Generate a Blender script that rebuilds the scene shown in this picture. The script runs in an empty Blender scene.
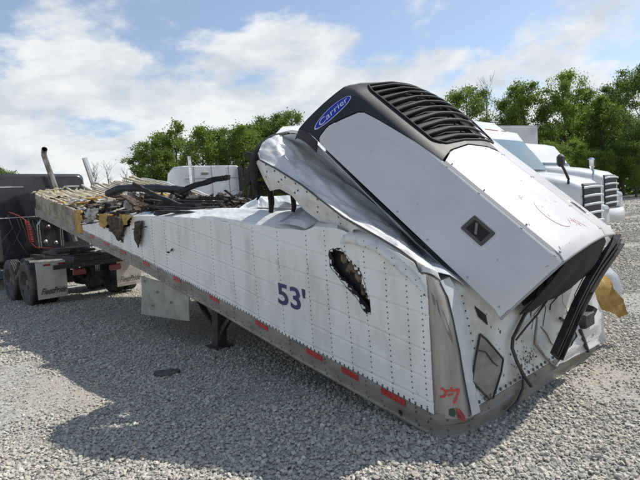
import bpy, bmesh, math, random
import numpy as np
from mathutils import Vector, Matrix, noise, Euler
R = math.radians
SC = bpy.context.scene
COL = SC.collection

# ------------------------------------------------------------------ camera
F_PX, H = 483.0, 1.62
PITCH, ROLL = R(3.9), R(3.95)
fw = Vector((0, math.cos(PITCH), -math.sin(PITCH)))
rt0 = Vector((1, 0, 0)); up0 = rt0.cross(fw)
rt = rt0 * math.cos(ROLL) - up0 * math.sin(ROLL); up = rt.cross(fw)
CAM = Vector((0, 0, H))
cd = bpy.data.cameras.new('camera'); cam = bpy.data.objects.new('camera', cd); COL.objects.link(cam)
cd.sensor_width = 36; cd.lens = F_PX / 640 * 36; cd.clip_start = 0.05; cd.clip_end = 3000
M3 = Matrix((rt, up, -fw)).transposed()
cam.matrix_world = Matrix.Translation(CAM) @ M3.to_4x4()
SC.camera = cam

# ------------------------------------------------------------------ sky and sun
SUNV = Vector((0.75, 0.42, 1.0)).normalized()
EL = math.asin(SUNV.z); AZ = math.atan2(SUNV.x, SUNV.y)
world = bpy.data.worlds.new('World'); SC.world = world; world.use_nodes = True
nt = world.node_tree; nt.nodes.clear(); N = nt.nodes.new; LK = nt.links.new
out = N('ShaderNodeOutputWorld'); bg = N('ShaderNodeBackground'); LK(bg.outputs[0], out.inputs[0])
sky = N('ShaderNodeTexSky'); sky.sky_type = 'NISHITA'; sky.sun_disc = False
sky.sun_elevation = EL; sky.sun_rotation = AZ; sky.air_density = 1.0; sky.dust_density = 0.6; sky.ozone_density = 2.0
tc = N('ShaderNodeTexCoord'); sep = N('ShaderNodeSeparateXYZ'); LK(tc.outputs['Generated'], sep.inputs[0])
def wm(op, a, b=None, clamp=False):
    n = N('ShaderNodeMath'); n.operation = op; n.use_clamp = clamp
    for i, v in enumerate((a, b)):
        if v is None: continue
        if isinstance(v, (int, float)): n.inputs[i].default_value = v
        else: LK(v, n.inputs[i])
    return n.outputs[0]
zz = wm('ADD', wm('MAXIMUM', sep.outputs[2], 0.0), 0.30)
cx = wm('DIVIDE', sep.outputs[0], zz); cy = wm('DIVIDE', sep.outputs[1], zz)
cmb = N('ShaderNodeCombineXYZ'); LK(cx, cmb.inputs[0]); LK(cy, cmb.inputs[1]); cmb.inputs[2].default_value = 4.3
def wnoise(scale, detail, rough, dist=0.0, off=(0, 0, 0)):
    mp = N('ShaderNodeMapping'); mp.inputs['Location'].default_value = off; LK(cmb.outputs[0], mp.inputs[0])
    n = N('ShaderNodeTexNoise'); n.inputs['Scale'].default_value = scale; n.inputs['Detail'].default_value = detail
    n.inputs['Roughness'].default_value = rough; n.inputs['Distortion'].default_value = dist; LK(mp.outputs[0], n.inputs[0]); return n.outputs[0]
n1 = wnoise(2.5, 13, 0.60, 0.12, (1.3, 0.6, 0)); n2 = wnoise(1.1, 3, 0.55, 0, (5.4, 2.2, 0)); n3 = wnoise(3.4, 10, 0.66, 0.2, (0, 2, 1))
s = wm('ADD', wm('MULTIPLY', n1, 0.75), wm('MULTIPLY', n2, 0.35))
# more cloud towards the horizon
hz = wm('MULTIPLY', wm('SUBTRACT', 0.31, sep.outputs[2]), 0.55)
s = wm('ADD', s, wm('MAXIMUM', hz, -0.09))
mr = N('ShaderNodeMapRange'); mr.interpolation_type = 'SMOOTHSTEP'; mr.inputs[1].default_value = 0.495; mr.inputs[2].default_value = 0.60; LK(s, mr.inputs[0])
shade = N('ShaderNodeMapRange'); shade.inputs[1].default_value = 0.38; shade.inputs[2].default_value = 0.60; LK(n3, shade.inputs[0])
cr = N('ShaderNodeMix'); cr.data_type = 'RGBA'; cr.inputs[6].default_value = (4.4, 4.7, 5.05, 1); cr.inputs[7].default_value = (6.3, 6.35, 6.35, 1)
LK(shade.outputs[0], cr.inputs[0])
mx = N('ShaderNodeMix'); mx.data_type = 'RGBA'; LK(wm('MULTIPLY', mr.outputs[0], 0.93), mx.inputs[0])
hzm = N('ShaderNodeMix'); hzm.data_type = 'RGBA'; hzm.inputs[0].default_value = .2; LK(sky.outputs[0], hzm.inputs[6]); hzm.inputs[7].default_value = (4.4, 4.9, 5.5, 1)
LK(hzm.outputs[2], mx.inputs[6]); LK(cr.outputs[2], mx.inputs[7]); LK(mx.outputs[2], bg.inputs[0])
bg.inputs[1].default_value = 0.100
sd = bpy.data.lights.new('sun', 'SUN'); sd.energy = 3.5; sd.angle = R(0.6); sd.color = (1, 0.95, 0.87)
sun = bpy.data.objects.new('sun', sd); COL.objects.link(sun); sun.rotation_euler = SUNV.to_track_quat('Z', 'Y').to_euler()
vs = SC.view_settings; vs.view_transform = 'Standard'; vs.look = 'None'; vs.gamma = 1; vs.exposure = 0.58; vs.use_curve_mapping = False
SC.cycles.max_bounces = 6; SC.cycles.diffuse_bounces = 3; SC.cycles.transparent_max_bounces = 8

# ------------------------------------------------------------------ helpers
def ray(px, py): return fw + rt * ((px - 320) / F_PX) - up * ((py - 240) / F_PX)
def at(px, py, Y):
    r = ray(px, py); return CAM + r * (Y / r.y)
def on_plane(px, py, p, n):
    r = ray(px, py); return CAM + r * ((p - CAM).dot(n) / r.dot(n))
def ground_at(px, py, z=0.0):
    r = ray(px, py); return CAM + r * ((z - H) / r.z)
def lerp(a, b, t): return a + (b - a) * t
def interp(x, tab):
    if x <= tab[0][0]: return tab[0][1]
    for (a, va), (b, vb) in zip(tab, tab[1:]):
        if x <= b: return lerp(va, vb, (x - a) / (b - a))
    return tab[-1][1]
def tag(o, label=None, cat=None, group=None, kind=None):
    if label: o['label'] = label
    if cat: o['category'] = cat
    if group: o['group'] = group
    if kind: o['kind'] = kind
    return o
def empty(name, loc=(0, 0, 0), rz=0.0):
    o = bpy.data.objects.new(name, None); COL.objects.link(o); o.location = loc; o.rotation_euler = (0, 0, rz)
    o.empty_display_size = 0.3; return o

class MB:
    """collects shapes, then links them as one mesh object"""
    def __init__(s): s.v = []; s.f = []; s.m = []; s.sm = []
    def add(s, vs, fs, mi=0, smooth=False):
        o = len(s.v); s.v += [tuple(v) for v in vs]
        for f in fs: s.f.append([i + o for i in f]); s.m.append(mi); s.sm.append(smooth)
        return s
    def box(s, c, size, rot=None, mi=0, bev=0.0):
        hx, hy, hz = [k / 2 for k in size]
        if bev > 0:
            b = min(bev, hx * .9, hy * .9, hz * .9); vs = []
            for sx in (-1, 1):
                for sy in (-1, 1):
                    for sz in (-1, 1):
                        vs += [Vector((sx * (hx - b), sy * (hy - b), sz * hz)), Vector((sx * (hx - b), sy * hy, sz * (hz - b))), Vector((sx * hx, sy * (hy - b), sz * (hz - b)))]
            bm = bmesh.new()
            for v in vs: bm.verts.new(v)
            r = bmesh.ops.convex_hull(bm, input=bm.verts[:]); bm.verts.index_update()
            V = [v.co.copy() for v in bm.verts]; Fc = [[v.index for v in f.verts] for f in bm.faces]; bm.free()
        else:
            V = [Vector((x, y, z)) for x in (-hx, hx) for y in (-hy, hy) for z in (-hz, hz)]
            Fc = [(0, 1, 3, 2), (4, 6, 7, 5), (0, 4, 5, 1), (2, 3, 7, 6), (0, 2, 6, 4), (1, 5, 7, 3)]
        m = rot if rot is not None else Matrix.Identity(3)
        return s.add([m @ v + Vector(c) for v in V], Fc, mi)
    def bar(s, a, b, w, h, upv=(0, 0, 1), mi=0, jag=0.0):
        a = Vector(a); b = Vector(b); x = (b - a).normalized(); z = Vector(upv); y = z.cross(x)
        if y.length < 1e-4: y = Vector((1, 0, 0)).cross(x)
        y.normalize(); z = x.cross(y)
        V = []
        for p in (a, b):
            for sy, sz in ((-1, -1), (1, -1), (1, 1), (-1, 1)):
                V.append(p + y * sy * w / 2 + z * sz * h / 2 + x * random.uniform(-jag, jag))
        return s.add(V, [(3, 2, 1, 0), (4, 5, 6, 7), (0, 1, 5, 4), (1, 2, 6, 5), (2, 3, 7, 6), (3, 0, 4, 7)], mi)
    def tube(s, pts, r, n=8, mi=0, smooth=True, flat=1.0, cap=True):
        pts = [Vector(p) for p in pts]; rs = r if isinstance(r, (list, tuple)) else [r] * len(pts)
        V = []; t0 = (pts[1] - pts[0]).normalized(); nrm = t0.orthogonal().normalized()
        for i, p in enumerate(pts):
            t = (pts[min(i + 1, len(pts) - 1)] - pts[max(i - 1, 0)]).normalized()
            nrm = (nrm - t * nrm.dot(t)); nrm = nrm.normalized() if nrm.length > 1e-6 else t.orthogonal().normalized()
            b = t.cross(nrm)
            for k in range(n):
                a = 2 * math.pi * k / n; V.append(p + (nrm * math.cos(a) + b * math.sin(a) * flat) * rs[i])
        Fc = [(i * n + k, i * n + (k + 1) % n, (i + 1) * n + (k + 1) % n, (i + 1) * n + k) for i in range(len(pts) - 1) for k in range(n)]
        s.add(V, Fc, mi, smooth)
        if cap: s.add(V[:n], [tuple(range(n - 1, -1, -1))], mi); s.add(V[-n:], [tuple(range(n))], mi)
        return s
    def lathe(s, c, axis, prof, n=24, mi=0, smooth=True):
        """prof: (distance along axis, radius)"""
        ax = Vector(axis).normalized(); u = ax.orthogonal().normalized(); w_ = ax.cross(u); V = []
        for d_, r_ in prof:
            for k in range(n):
                a = 2 * math.pi * k / n; V.append(Vector(c) + ax * d_ + (u * math.cos(a) + w_ * math.sin(a)) * r_)
        m = len(prof)
        s.add(V, [(i * n + k, i * n + (k + 1) % n, (i + 1) * n + (k + 1) % n, (i + 1) * n + k) for i in range(m - 1) for k in range(n)], mi, smooth)
        return s
    def grid(s, G, mi=0, smooth=True, keep=None, thick=0.0, mi_back=None):
        """G[i][j] points"""
        ni, nj = len(G), len(G[0]); V = [Vector(p) for row in G for p in row]; Fc = []
        for i in range(ni - 1):
            for j in range(nj - 1):
                if keep is None or keep(i, j): Fc.append((i * nj + j, (i + 1) * nj + j, (i + 1) * nj + j + 1, i * nj + j + 1))
        s.add(V, Fc, mi, smooth)
        if thick:
            nn = [Vector((0, 0, 0)) for _ in V]
            for f in Fc:
                q = (V[f[2]] - V[f[0]]).cross(V[f[3]] - V[f[1]])
                for k in f: nn[k] += q
            V2 = [v - (q.normalized() * thick if q.length > 0 else q) for v, q in zip(V, nn)]
            s.add(V2, [tuple(reversed(f)) for f in Fc], mi if mi_back is None else mi_back, smooth)
            ec = {}
            for f in Fc:
                for a, b in zip(f, f[1:] + f[:1]):
                    if (b, a) in ec: ec.pop((b, a))
                    else: ec[(a, b)] = 1
            es = list(ec); W = []; FW = []
            for a, b in es:
                o = len(W); W += [V[a], V[b], V2[b], V2[a]]; FW.append((o + 3, o + 2, o + 1, o))
            s.add(W, FW, mi if mi_back is None else mi_back, False)
        return s
    def poly(s, pts, nrm, th, mi=0):
        """flat outline of given thickness; nrm points to the front"""
        n = len(pts); A = [Vector(p) for p in pts]; B = [p - Vector(nrm) * th for p in A]
        s.add(A, [tuple(range(n))], mi); s.add(B, [tuple(range(n - 1, -1, -1))], mi)
        return s.add(A + B, [(i, i + n, (i + 1) % n + n, (i + 1) % n) for i in range(n)], mi)
    def build(s, name, mats, parent=None, world_space=True):
        me = bpy.data.meshes.new(name); me.from_pydata(s.v, [], s.f)
        for m in (mats if isinstance(mats, (list, tuple)) else [mats]): me.materials.append(m)
        me.polygons.foreach_set('material_index', s.m); me.polygons.foreach_set('use_smooth', s.sm); me.update()
        o = bpy.data.objects.new(name, me); COL.objects.link(o)
        if parent is not None:
            o.parent = parent
            if world_space and parent.type == 'EMPTY':
                o.matrix_parent_inverse = (Matrix.Translation(parent.location) @ Euler(parent.rotation_euler).to_matrix().to_4x4()).inverted()
        return o

def ico(c, r, seed=0, sub=1, squash=(1, 1, 1), amp=0.2):
    bm = bmesh.new(); bmesh.ops.create_icosphere(bm, subdivisions=sub, radius=1)
    rnd = Vector((seed * 3.1, seed * 1.7, seed * 0.9)); V = []
    for v in bm.verts:
        k = 1 + amp * noise.noise(v.co * 1.7 + rnd) * 2
        V.append(Vector(c) + Vector((v.co.x * squash[0], v.co.y * squash[1], v.co.z * squash[2])) * r * k)
    Fc = [[v.index for v in f.verts] for f in bm.faces]; bm.free(); return V, Fc

def fold(G, n, count, amp, seed=0, wmin=.06, wmax=.25):
    """sharp creases: tent-shaped ridges and valleys along random lines"""
    rr = random.Random(seed); n = Vector(n).normalized(); ni, nj = len(G), len(G[0])
    for _ in range(count):
        a = G[rr.randrange(ni)][rr.randrange(nj)]; b = G[rr.randrange(ni)][rr.randrange(nj)]
        if (b - a).length < .15: continue
        e = (b - a).normalized(); L = (b - a).length; w_ = rr.uniform(wmin, wmax); s_ = rr.choice((-1, 1)) * amp * rr.uniform(.4, 1)
        for i in range(1, ni - 1):
            for j in range(1, nj - 1):
                r_ = G[i][j] - a; u = r_.dot(e); k = max(0, 1 - (r_ - e * u).length / w_)
                f = min(1, max(0, (u + .15 * L) / (.3 * L))) * min(1, max(0, (1.15 * L - u) / (.3 * L)))
                if k * f > 0: G[i][j] = G[i][j] + n * s_ * k * f
    return G
def text_geo(txt, bold=0.0, shear=0.0, spacing=1.0):
    cu = bpy.data.curves.new('lettering', 'FONT'); cu.body = txt; cu.size = 1; cu.offset = bold; cu.shear = shear
    cu.space_character = spacing; cu.align_x = 'CENTER'; cu.align_y = 'CENTER'; cu.resolution_u = 4
    ob = bpy.data.objects.new('lettering', cu); COL.objects.link(ob)
    dg = bpy.context.evaluated_depsgraph_get(); me = bpy.data.meshes.new_from_object(ob.evaluated_get(dg))
    V = [v.co.copy() for v in me.vertices]; Fc = [tuple(p.vertices) for p in me.polygons]
    bpy.data.objects.remove(ob); bpy.data.curves.remove(cu); bpy.data.meshes.remove(me)
    return V, Fc

def refine(rows, su, sv):
    """bilinear refinement of a coarse grid"""
    ni, nj = len(rows), len(rows[0]); out_ = []
    for a in range((ni - 1) * su + 1):
        i = min(a // su, ni - 2); u = a / su - i; r = []
        for b in range((nj - 1) * sv + 1):
            j = min(b // sv, nj - 2); v = b / sv - j
            p = lerp(lerp(Vector(rows[i][j]), Vector(rows[i + 1][j]), u), lerp(Vector(rows[i][j + 1]), Vector(rows[i + 1][j + 1]), u), v)
            r.append(p)
        out_.append(r)
    return out_
def smooth_grid(G, it=2, keep_edge=True):
    for _ in range(it):
        H2 = [r[:] for r in G]
        for i in range(1, len(G) - 1):
            for j in range(1, len(G[0]) - 1):
                H2[i][j] = (G[i - 1][j] + G[i + 1][j] + G[i][j - 1] + G[i][j + 1]) / 4
        G = H2
    return G
def crumple(G, amp, sc, n, seed=0.0, edge=True, ridged=False):
    n = Vector(n); ni, nj = len(G), len(G[0])
    for i in range(ni):
        for j in range(nj):
            if not edge and (i in (0, ni - 1) or j in (0, nj - 1)): continue
            q = G[i][j] * sc + Vector((seed, seed * 2, 0))
            k = noise.noise(q) + 0.5 * noise.noise(q * 2.3)
            if ridged: k = 0.5 - abs(k) * 1.6
            G[i][j] = G[i][j] + n * amp * k
    return G

# ------------------------------------------------------------------ materials
def mat(name, c, rough=0.6, metal=0.0, c2=None, scale=4.0, lo=0.45, hi=0.6, bump=0.0, bscale=40.0, spec=0.5, coat=0.0, c3=None, scale3=20.0, lo3=0.58, hi3=0.66, stretch=None, rvar=0.0, detail=6):
    m = bpy.data.materials.new(name); m.use_nodes = True; t = m.node_tree; nn = t.nodes; lk = t.links.new
    b = nn['Principled BSDF']; b.inputs['Base Color'].default_value = (*c, 1); b.inputs['Roughness'].default_value = rough
    b.inputs['Metallic'].default_value = metal; b.inputs['Specular IOR Level'].default_value = spec; b.inputs['Coat Weight'].default_value = coat
    b.inputs['Coat Roughness'].default_value = 0.08
    co = nn.new('ShaderNodeTexCoord').outputs['Object']
    if stretch:
        mp = nn.new('ShaderNodeMapping'); mp.inputs['Scale'].default_value = stretch; lk(co, mp.inputs[0]); co = mp.outputs[0]
    def nz(sc, det=6, ro=0.6):
        n = nn.new('ShaderNodeTexNoise'); n.inputs['Scale'].default_value = sc; n.inputs['Detail'].default_value = det; n.inputs['Roughness'].default_value = ro; lk(co, n.inputs[0]); return n.outputs[0]
    def rg(x, a, b_):
        n = nn.new('ShaderNodeMapRange'); n.inputs[1].default_value = a; n.inputs[2].default_value = b_; lk(x, n.inputs[0]); return n.outputs[0]
    cur = None
    if c2:
        mxx = nn.new('ShaderNodeMix'); mxx.data_type = 'RGBA'; mxx.inputs[6].default_value = (*c, 1); mxx.inputs[7].default_value = (*c2, 1)
        f = rg(nz(scale, detail), lo, hi); lk(f, mxx.inputs[0]); cur = mxx.outputs[2]
        if c3:
            m2 = nn.new('ShaderNodeMix'); m2.data_type = 'RGBA'; lk(cur, m2.inputs[6]); m2.inputs[7].default_value = (*c3, 1)
            lk(rg(nz(scale3, 8, 0.7), lo3, hi3), m2.inputs[0]); cur = m2.outputs[2]
        lk(cur, b.inputs['Base Color'])
        if rvar:
            mm = nn.new('ShaderNodeMapRange'); mm.inputs[3].default_value = rough; mm.inputs[4].default_value = rough + rvar; lk(f, mm.inputs[0]); lk(mm.outputs[0], b.inputs['Roughness'])
    if bump:
        bp = nn.new('ShaderNodeBump'); bp.inputs['Strength'].default_value = bump; bp.inputs['Distance'].default_value = 0.02; lk(nz(bscale), bp.inputs['Height']); lk(bp.outputs[0], b.inputs['Normal'])
    return m
WHITE = mat('white_panel_paint', (.73, .745, .73), .38, c2=(.55, .56, .53), scale=5, lo=.48, hi=.72, c3=(.26, .24, .21), scale3=11, lo3=.62, hi3=.76, bump=.05, bscale=9, stretch=(1, 1, .35))
WHITE_DIRTY = mat('scuffed_white_paint', (.66, .67, .65), .45, c2=(.40, .39, .35), scale=3, lo=.45, hi=.68, c3=(.10, .10, .10), scale3=26, lo3=.62, hi3=.7, bump=.12, bscale=14)
SHROUD = mat('grey_white_shroud_plastic', (.575, .565, .57), .36, c2=(.50, .49, .49), scale=2.4, lo=.4, hi=.7, coat=.2, c3=(.34, .32, .30), scale3=22, lo3=.66, hi3=.78, bump=.03, bscale=6)
SHROUD_EDGE = mat('grey_seam_plastic', (.30, .29, .29), .5)
COWL = mat('charcoal_cowl_plastic', (.020, .021, .024), .55, c2=(.028, .028, .031), scale=5, bump=.15, bscale=260, spec=.35)
COWL2 = mat('grey_louver_plastic', (.035, .036, .040), .7, c2=(.05, .05, .054), scale=3, bump=.1, bscale=260, spec=.2)
BLACK = mat('black_void_paint', (.012, .012, .013), .8)
RUBBER = mat('black_rubber', (.022, .022, .024), .55, c2=(.05, .048, .045), scale=7, bump=.2, bscale=30)
DULLAL = mat('dull_aluminium_rail', (.27, .26, .235), .55, .3, c2=(.17, .155, .13), scale=3, lo=.4, hi=.65, c3=(.12, .11, .10), scale3=18, lo3=.63, hi3=.75, bump=.1, bscale=20, stretch=(1, 1, 3))
STEELPOST = mat('scratched_corner_steel', (.38, .36, .335), .4, .35, c2=(.25, .23, .20), scale=2.5, lo=.4, hi=.68, c3=(.19, .17, .15), scale3=14, lo3=.6, hi3=.75, bump=.12, bscale=60, stretch=(3, 3, .6), rvar=.25)
SILVER = mat('crumpled_silver_skin', (.66, .66, .65), .3, .12, c2=(.50, .50, .49), scale=5, lo=.4, hi=.65, bump=.3, bscale=11, rvar=.2)
STRIPW = mat('riveted_white_strip', (.66, .66, .64), .4, c2=(.42, .42, .42), scale=6, lo=.5, hi=.7, c3=(.12, .11, .11), scale3=40, lo3=.63, hi3=.7, bump=.2, bscale=18)
BLUEGREY = mat('pale_grey_wall_skin', (.56, .585, .60), .36, c2=(.36, .38, .40), scale=4, lo=.4, hi=.7, bump=.15, bscale=12)
RIVET = mat('dark_rivet', (.09, .09, .09), .5, .3)
RED = mat('red_reflective_tape', (.42, .035, .03), .45, c2=(.25, .03, .03), scale=20)
TAPEW = mat('silver_reflective_tape', (.55, .55, .53), .45)
REDPAINT = mat('red_paint_marker', (.5, .06, .05), .6)
REDFAINT = mat('faint_red_marker', (.60, .42, .40), .6)
NAVY = mat('navy_decal', (.02, .018, .11), .4)
BLUE = mat('blue_badge', (.012, .03, .33), .35)
BADGEW = mat('badge_silver_white', (.55, .6, .75), .4)
FOAM = mat('yellow_foam_insulation', (.52, .37, .13), .95, c2=(.36, .20, .05), scale=6, lo=.4, hi=.62, c3=(.08, .05, .03), scale3=15, lo3=.6, hi3=.7, bump=.8, bscale=30)
FOAMP = mat('pale_beige_insulation', (.42, .38, .29), .95, c2=(.28, .24, .17), scale=5, c3=(.13, .10, .07), scale3=13, lo3=.55, hi3=.68, bump=.8, bscale=25)
CHAR = mat('charred_black', (.012, .012, .013), .75, c2=(.032, .03, .028), scale=9, bump=.6, bscale=40)
RUST = mat('rusty_brown_steel', (.045, .030, .020), .85, c2=(.13, .085, .055), scale=14, lo=.45, hi=.6, c3=(.015, .013, .012), scale3=22, lo3=.5, hi3=.62, bump=.6, bscale=50)
ASH = mat('ashy_white_debris', (.5, .5, .48), .9, c2=(.2, .19, .18), scale=10, bump=.6, bscale=40)
FLOORAL = mat('oxidised_floor_aluminium', (.47, .43, .34), .75, 0, c2=(.30, .26, .19), scale=4, lo=.4, hi=.65, c3=(.46, .37, .20), scale3=2.2, lo3=.55, hi3=.66, bump=.2, bscale=30)
SKIRT = mat('dull_cream_skirt_panel', (.34, .335, .30), .6, c2=(.26, .25, .22), scale=4, bump=.05)
CHROME = mat('polished_chrome', (.72, .74, .76), .12, 1.0, c2=(.5, .5, .5), scale=8)
STACKM = mat('dull_exhaust_steel', (.42, .41, .39), .35, .8, c2=(.2, .18, .16), scale=6, bump=.1)
TRBLACK = mat('black_truck_paint', (.016, .017, .024), .3, c2=(.03, .03, .035), scale=3, coat=.4, c3=(.10, .10, .10), scale3=12, lo3=.62, hi3=.75)
TRWHITE = mat('white_truck_paint', (.68, .69, .69), .3, coat=.3, c2=(.60, .61, .61), scale=1.5)
CHASSIS = mat('dirty_chassis_steel', (.035, .034, .033), .65, c2=(.12, .11, .095), scale=8, lo=.5, hi=.7, bump=.3)
TYRE = mat('dusty_tyre_rubber', (.035, .034, .033), .8, c2=(.10, .095, .085), scale=6, lo=.45, hi=.65, bump=.2, bscale=60)
RIM = mat('dirty_wheel_steel', (.13, .12, .11), .55, .5, c2=(.05, .05, .05), scale=7)
GLASS = mat('truck_window_glass', (.02, .03, .035), .08, spec=.8)
WSHIELD = mat('windshield_glass', (.10, .17, .18), .06, spec=.9, coat=.5)
FLAP = mat('white_mud_flap_rubber', (.60, .57, .51), .7, c2=(.40, .35, .29), scale=3, lo=.4, hi=.7)
AMBER = mat('amber_lens', (.6, .22, .05), .3)
LAMPG = mat('headlamp_glass', (.5, .52, .53), .1, spec=.8)
REDHOSE = mat('red_coil_hose', (.26, .03, .02), .6)
BOXW = mat('white_box_panel', (.62, .63, .63), .5, c2=(.5, .5, .5), scale=1)

# ------------------------------------------------------------------ ground
def height(x, y):
    r_ = math.hypot(x, y); z = 0.0
    k = min(1, max(0, (r_ - 1.5) / 3))
    z += 0.035 * noise.noise(Vector((x * .45, y * .45, 0))) + 0.015 * noise.noise(Vector((x * 1.3, y * 1.3, 5)))
    z -= .17 * math.exp(-((x + 5.6) ** 2 + (y - 12.3) ** 2) / 9.0) if y > 6 else 0
    z += .25 * math.exp(-((x - 5.5) ** 2 + (y - 19) ** 2) / 32.0)
    if r_ > 28: q = min(1, (r_ - 28) / 25); z += (.55 if x > -5 else .2) * q * q * (3 - 2 * q)
    return z - 0.012
def ground_sheet():
    n = 300; us = [(2 * i / n - 1) for i in range(n + 1)]
    ax = [math.copysign(abs(u) ** 3.2 * 900 + abs(u) * 9, u) for u in us]
    G = [[Vector((x, y + 6, height(x, y + 6))) for y in ax] for x in ax]
    m = bpy.data.materials.new('gravel_ground'); m.use_nodes = True; t = m.node_tree; nn = t.nodes; lk = t.links.new
    b = nn['Principled BSDF']; b.inputs['Roughness'].default_value = .95; b.inputs['Specular IOR Level'].default_value = .2
    co = nn.new('ShaderNodeTexCoord').outputs['Object']
    v = nn.new('ShaderNodeTexVoronoi'); v.inputs['Scale'].default_value = 34; lk(co, v.inputs[0])
    v2 = nn.new('ShaderNodeTexVoronoi'); v2.inputs['Scale'].default_value = 9; lk(co, v2.inputs[0])
    hs = nn.new('ShaderNodeSeparateColor'); lk(v.outputs['Color'], hs.inputs[0])
    r1 = nn.new('ShaderNodeValToRGB'); r1.color_ramp.elements[0].color = (.22, .212, .195, 1); r1.color_ramp.elements[1].color = (.42, .41, .38, 1); lk(hs.outputs[0], r1.inputs[0])
    nz = nn.new('ShaderNodeTexNoise'); nz.inputs['Scale'].default_value = .55; nz.inputs['Detail'].default_value = 8; nz.inputs['Roughness'].default_value = .6; lk(co, nz.inputs[0])
    rg = nn.new('ShaderNodeMapRange'); rg.inputs[1].default_value = .50; rg.inputs[2].default_value = .62; lk(nz.outputs[0], rg.inputs[0])
    mxx = nn.new('ShaderNodeMix'); mxx.data_type = 'RGBA'; lk(rg.outputs[0], mxx.inputs[0]); lk(r1.outputs[0], mxx.inputs[6]); mxx.inputs[7].default_value = (.34, .308, .26, 1)
    lk(mxx.outputs[2], b.inputs['Base Color'])
    bp = nn.new('ShaderNodeBump'); bp.inputs['Strength'].default_value = .5; bp.inputs['Distance'].default_value = .015; bp.invert = True; lk(v.outputs['Distance'], bp.inputs['Height']); lk(bp.outputs[0], b.inputs['Normal'])
    o = MB().grid(G).build('ground', m); tag(o, kind='structure')
ground_sheet()

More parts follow.
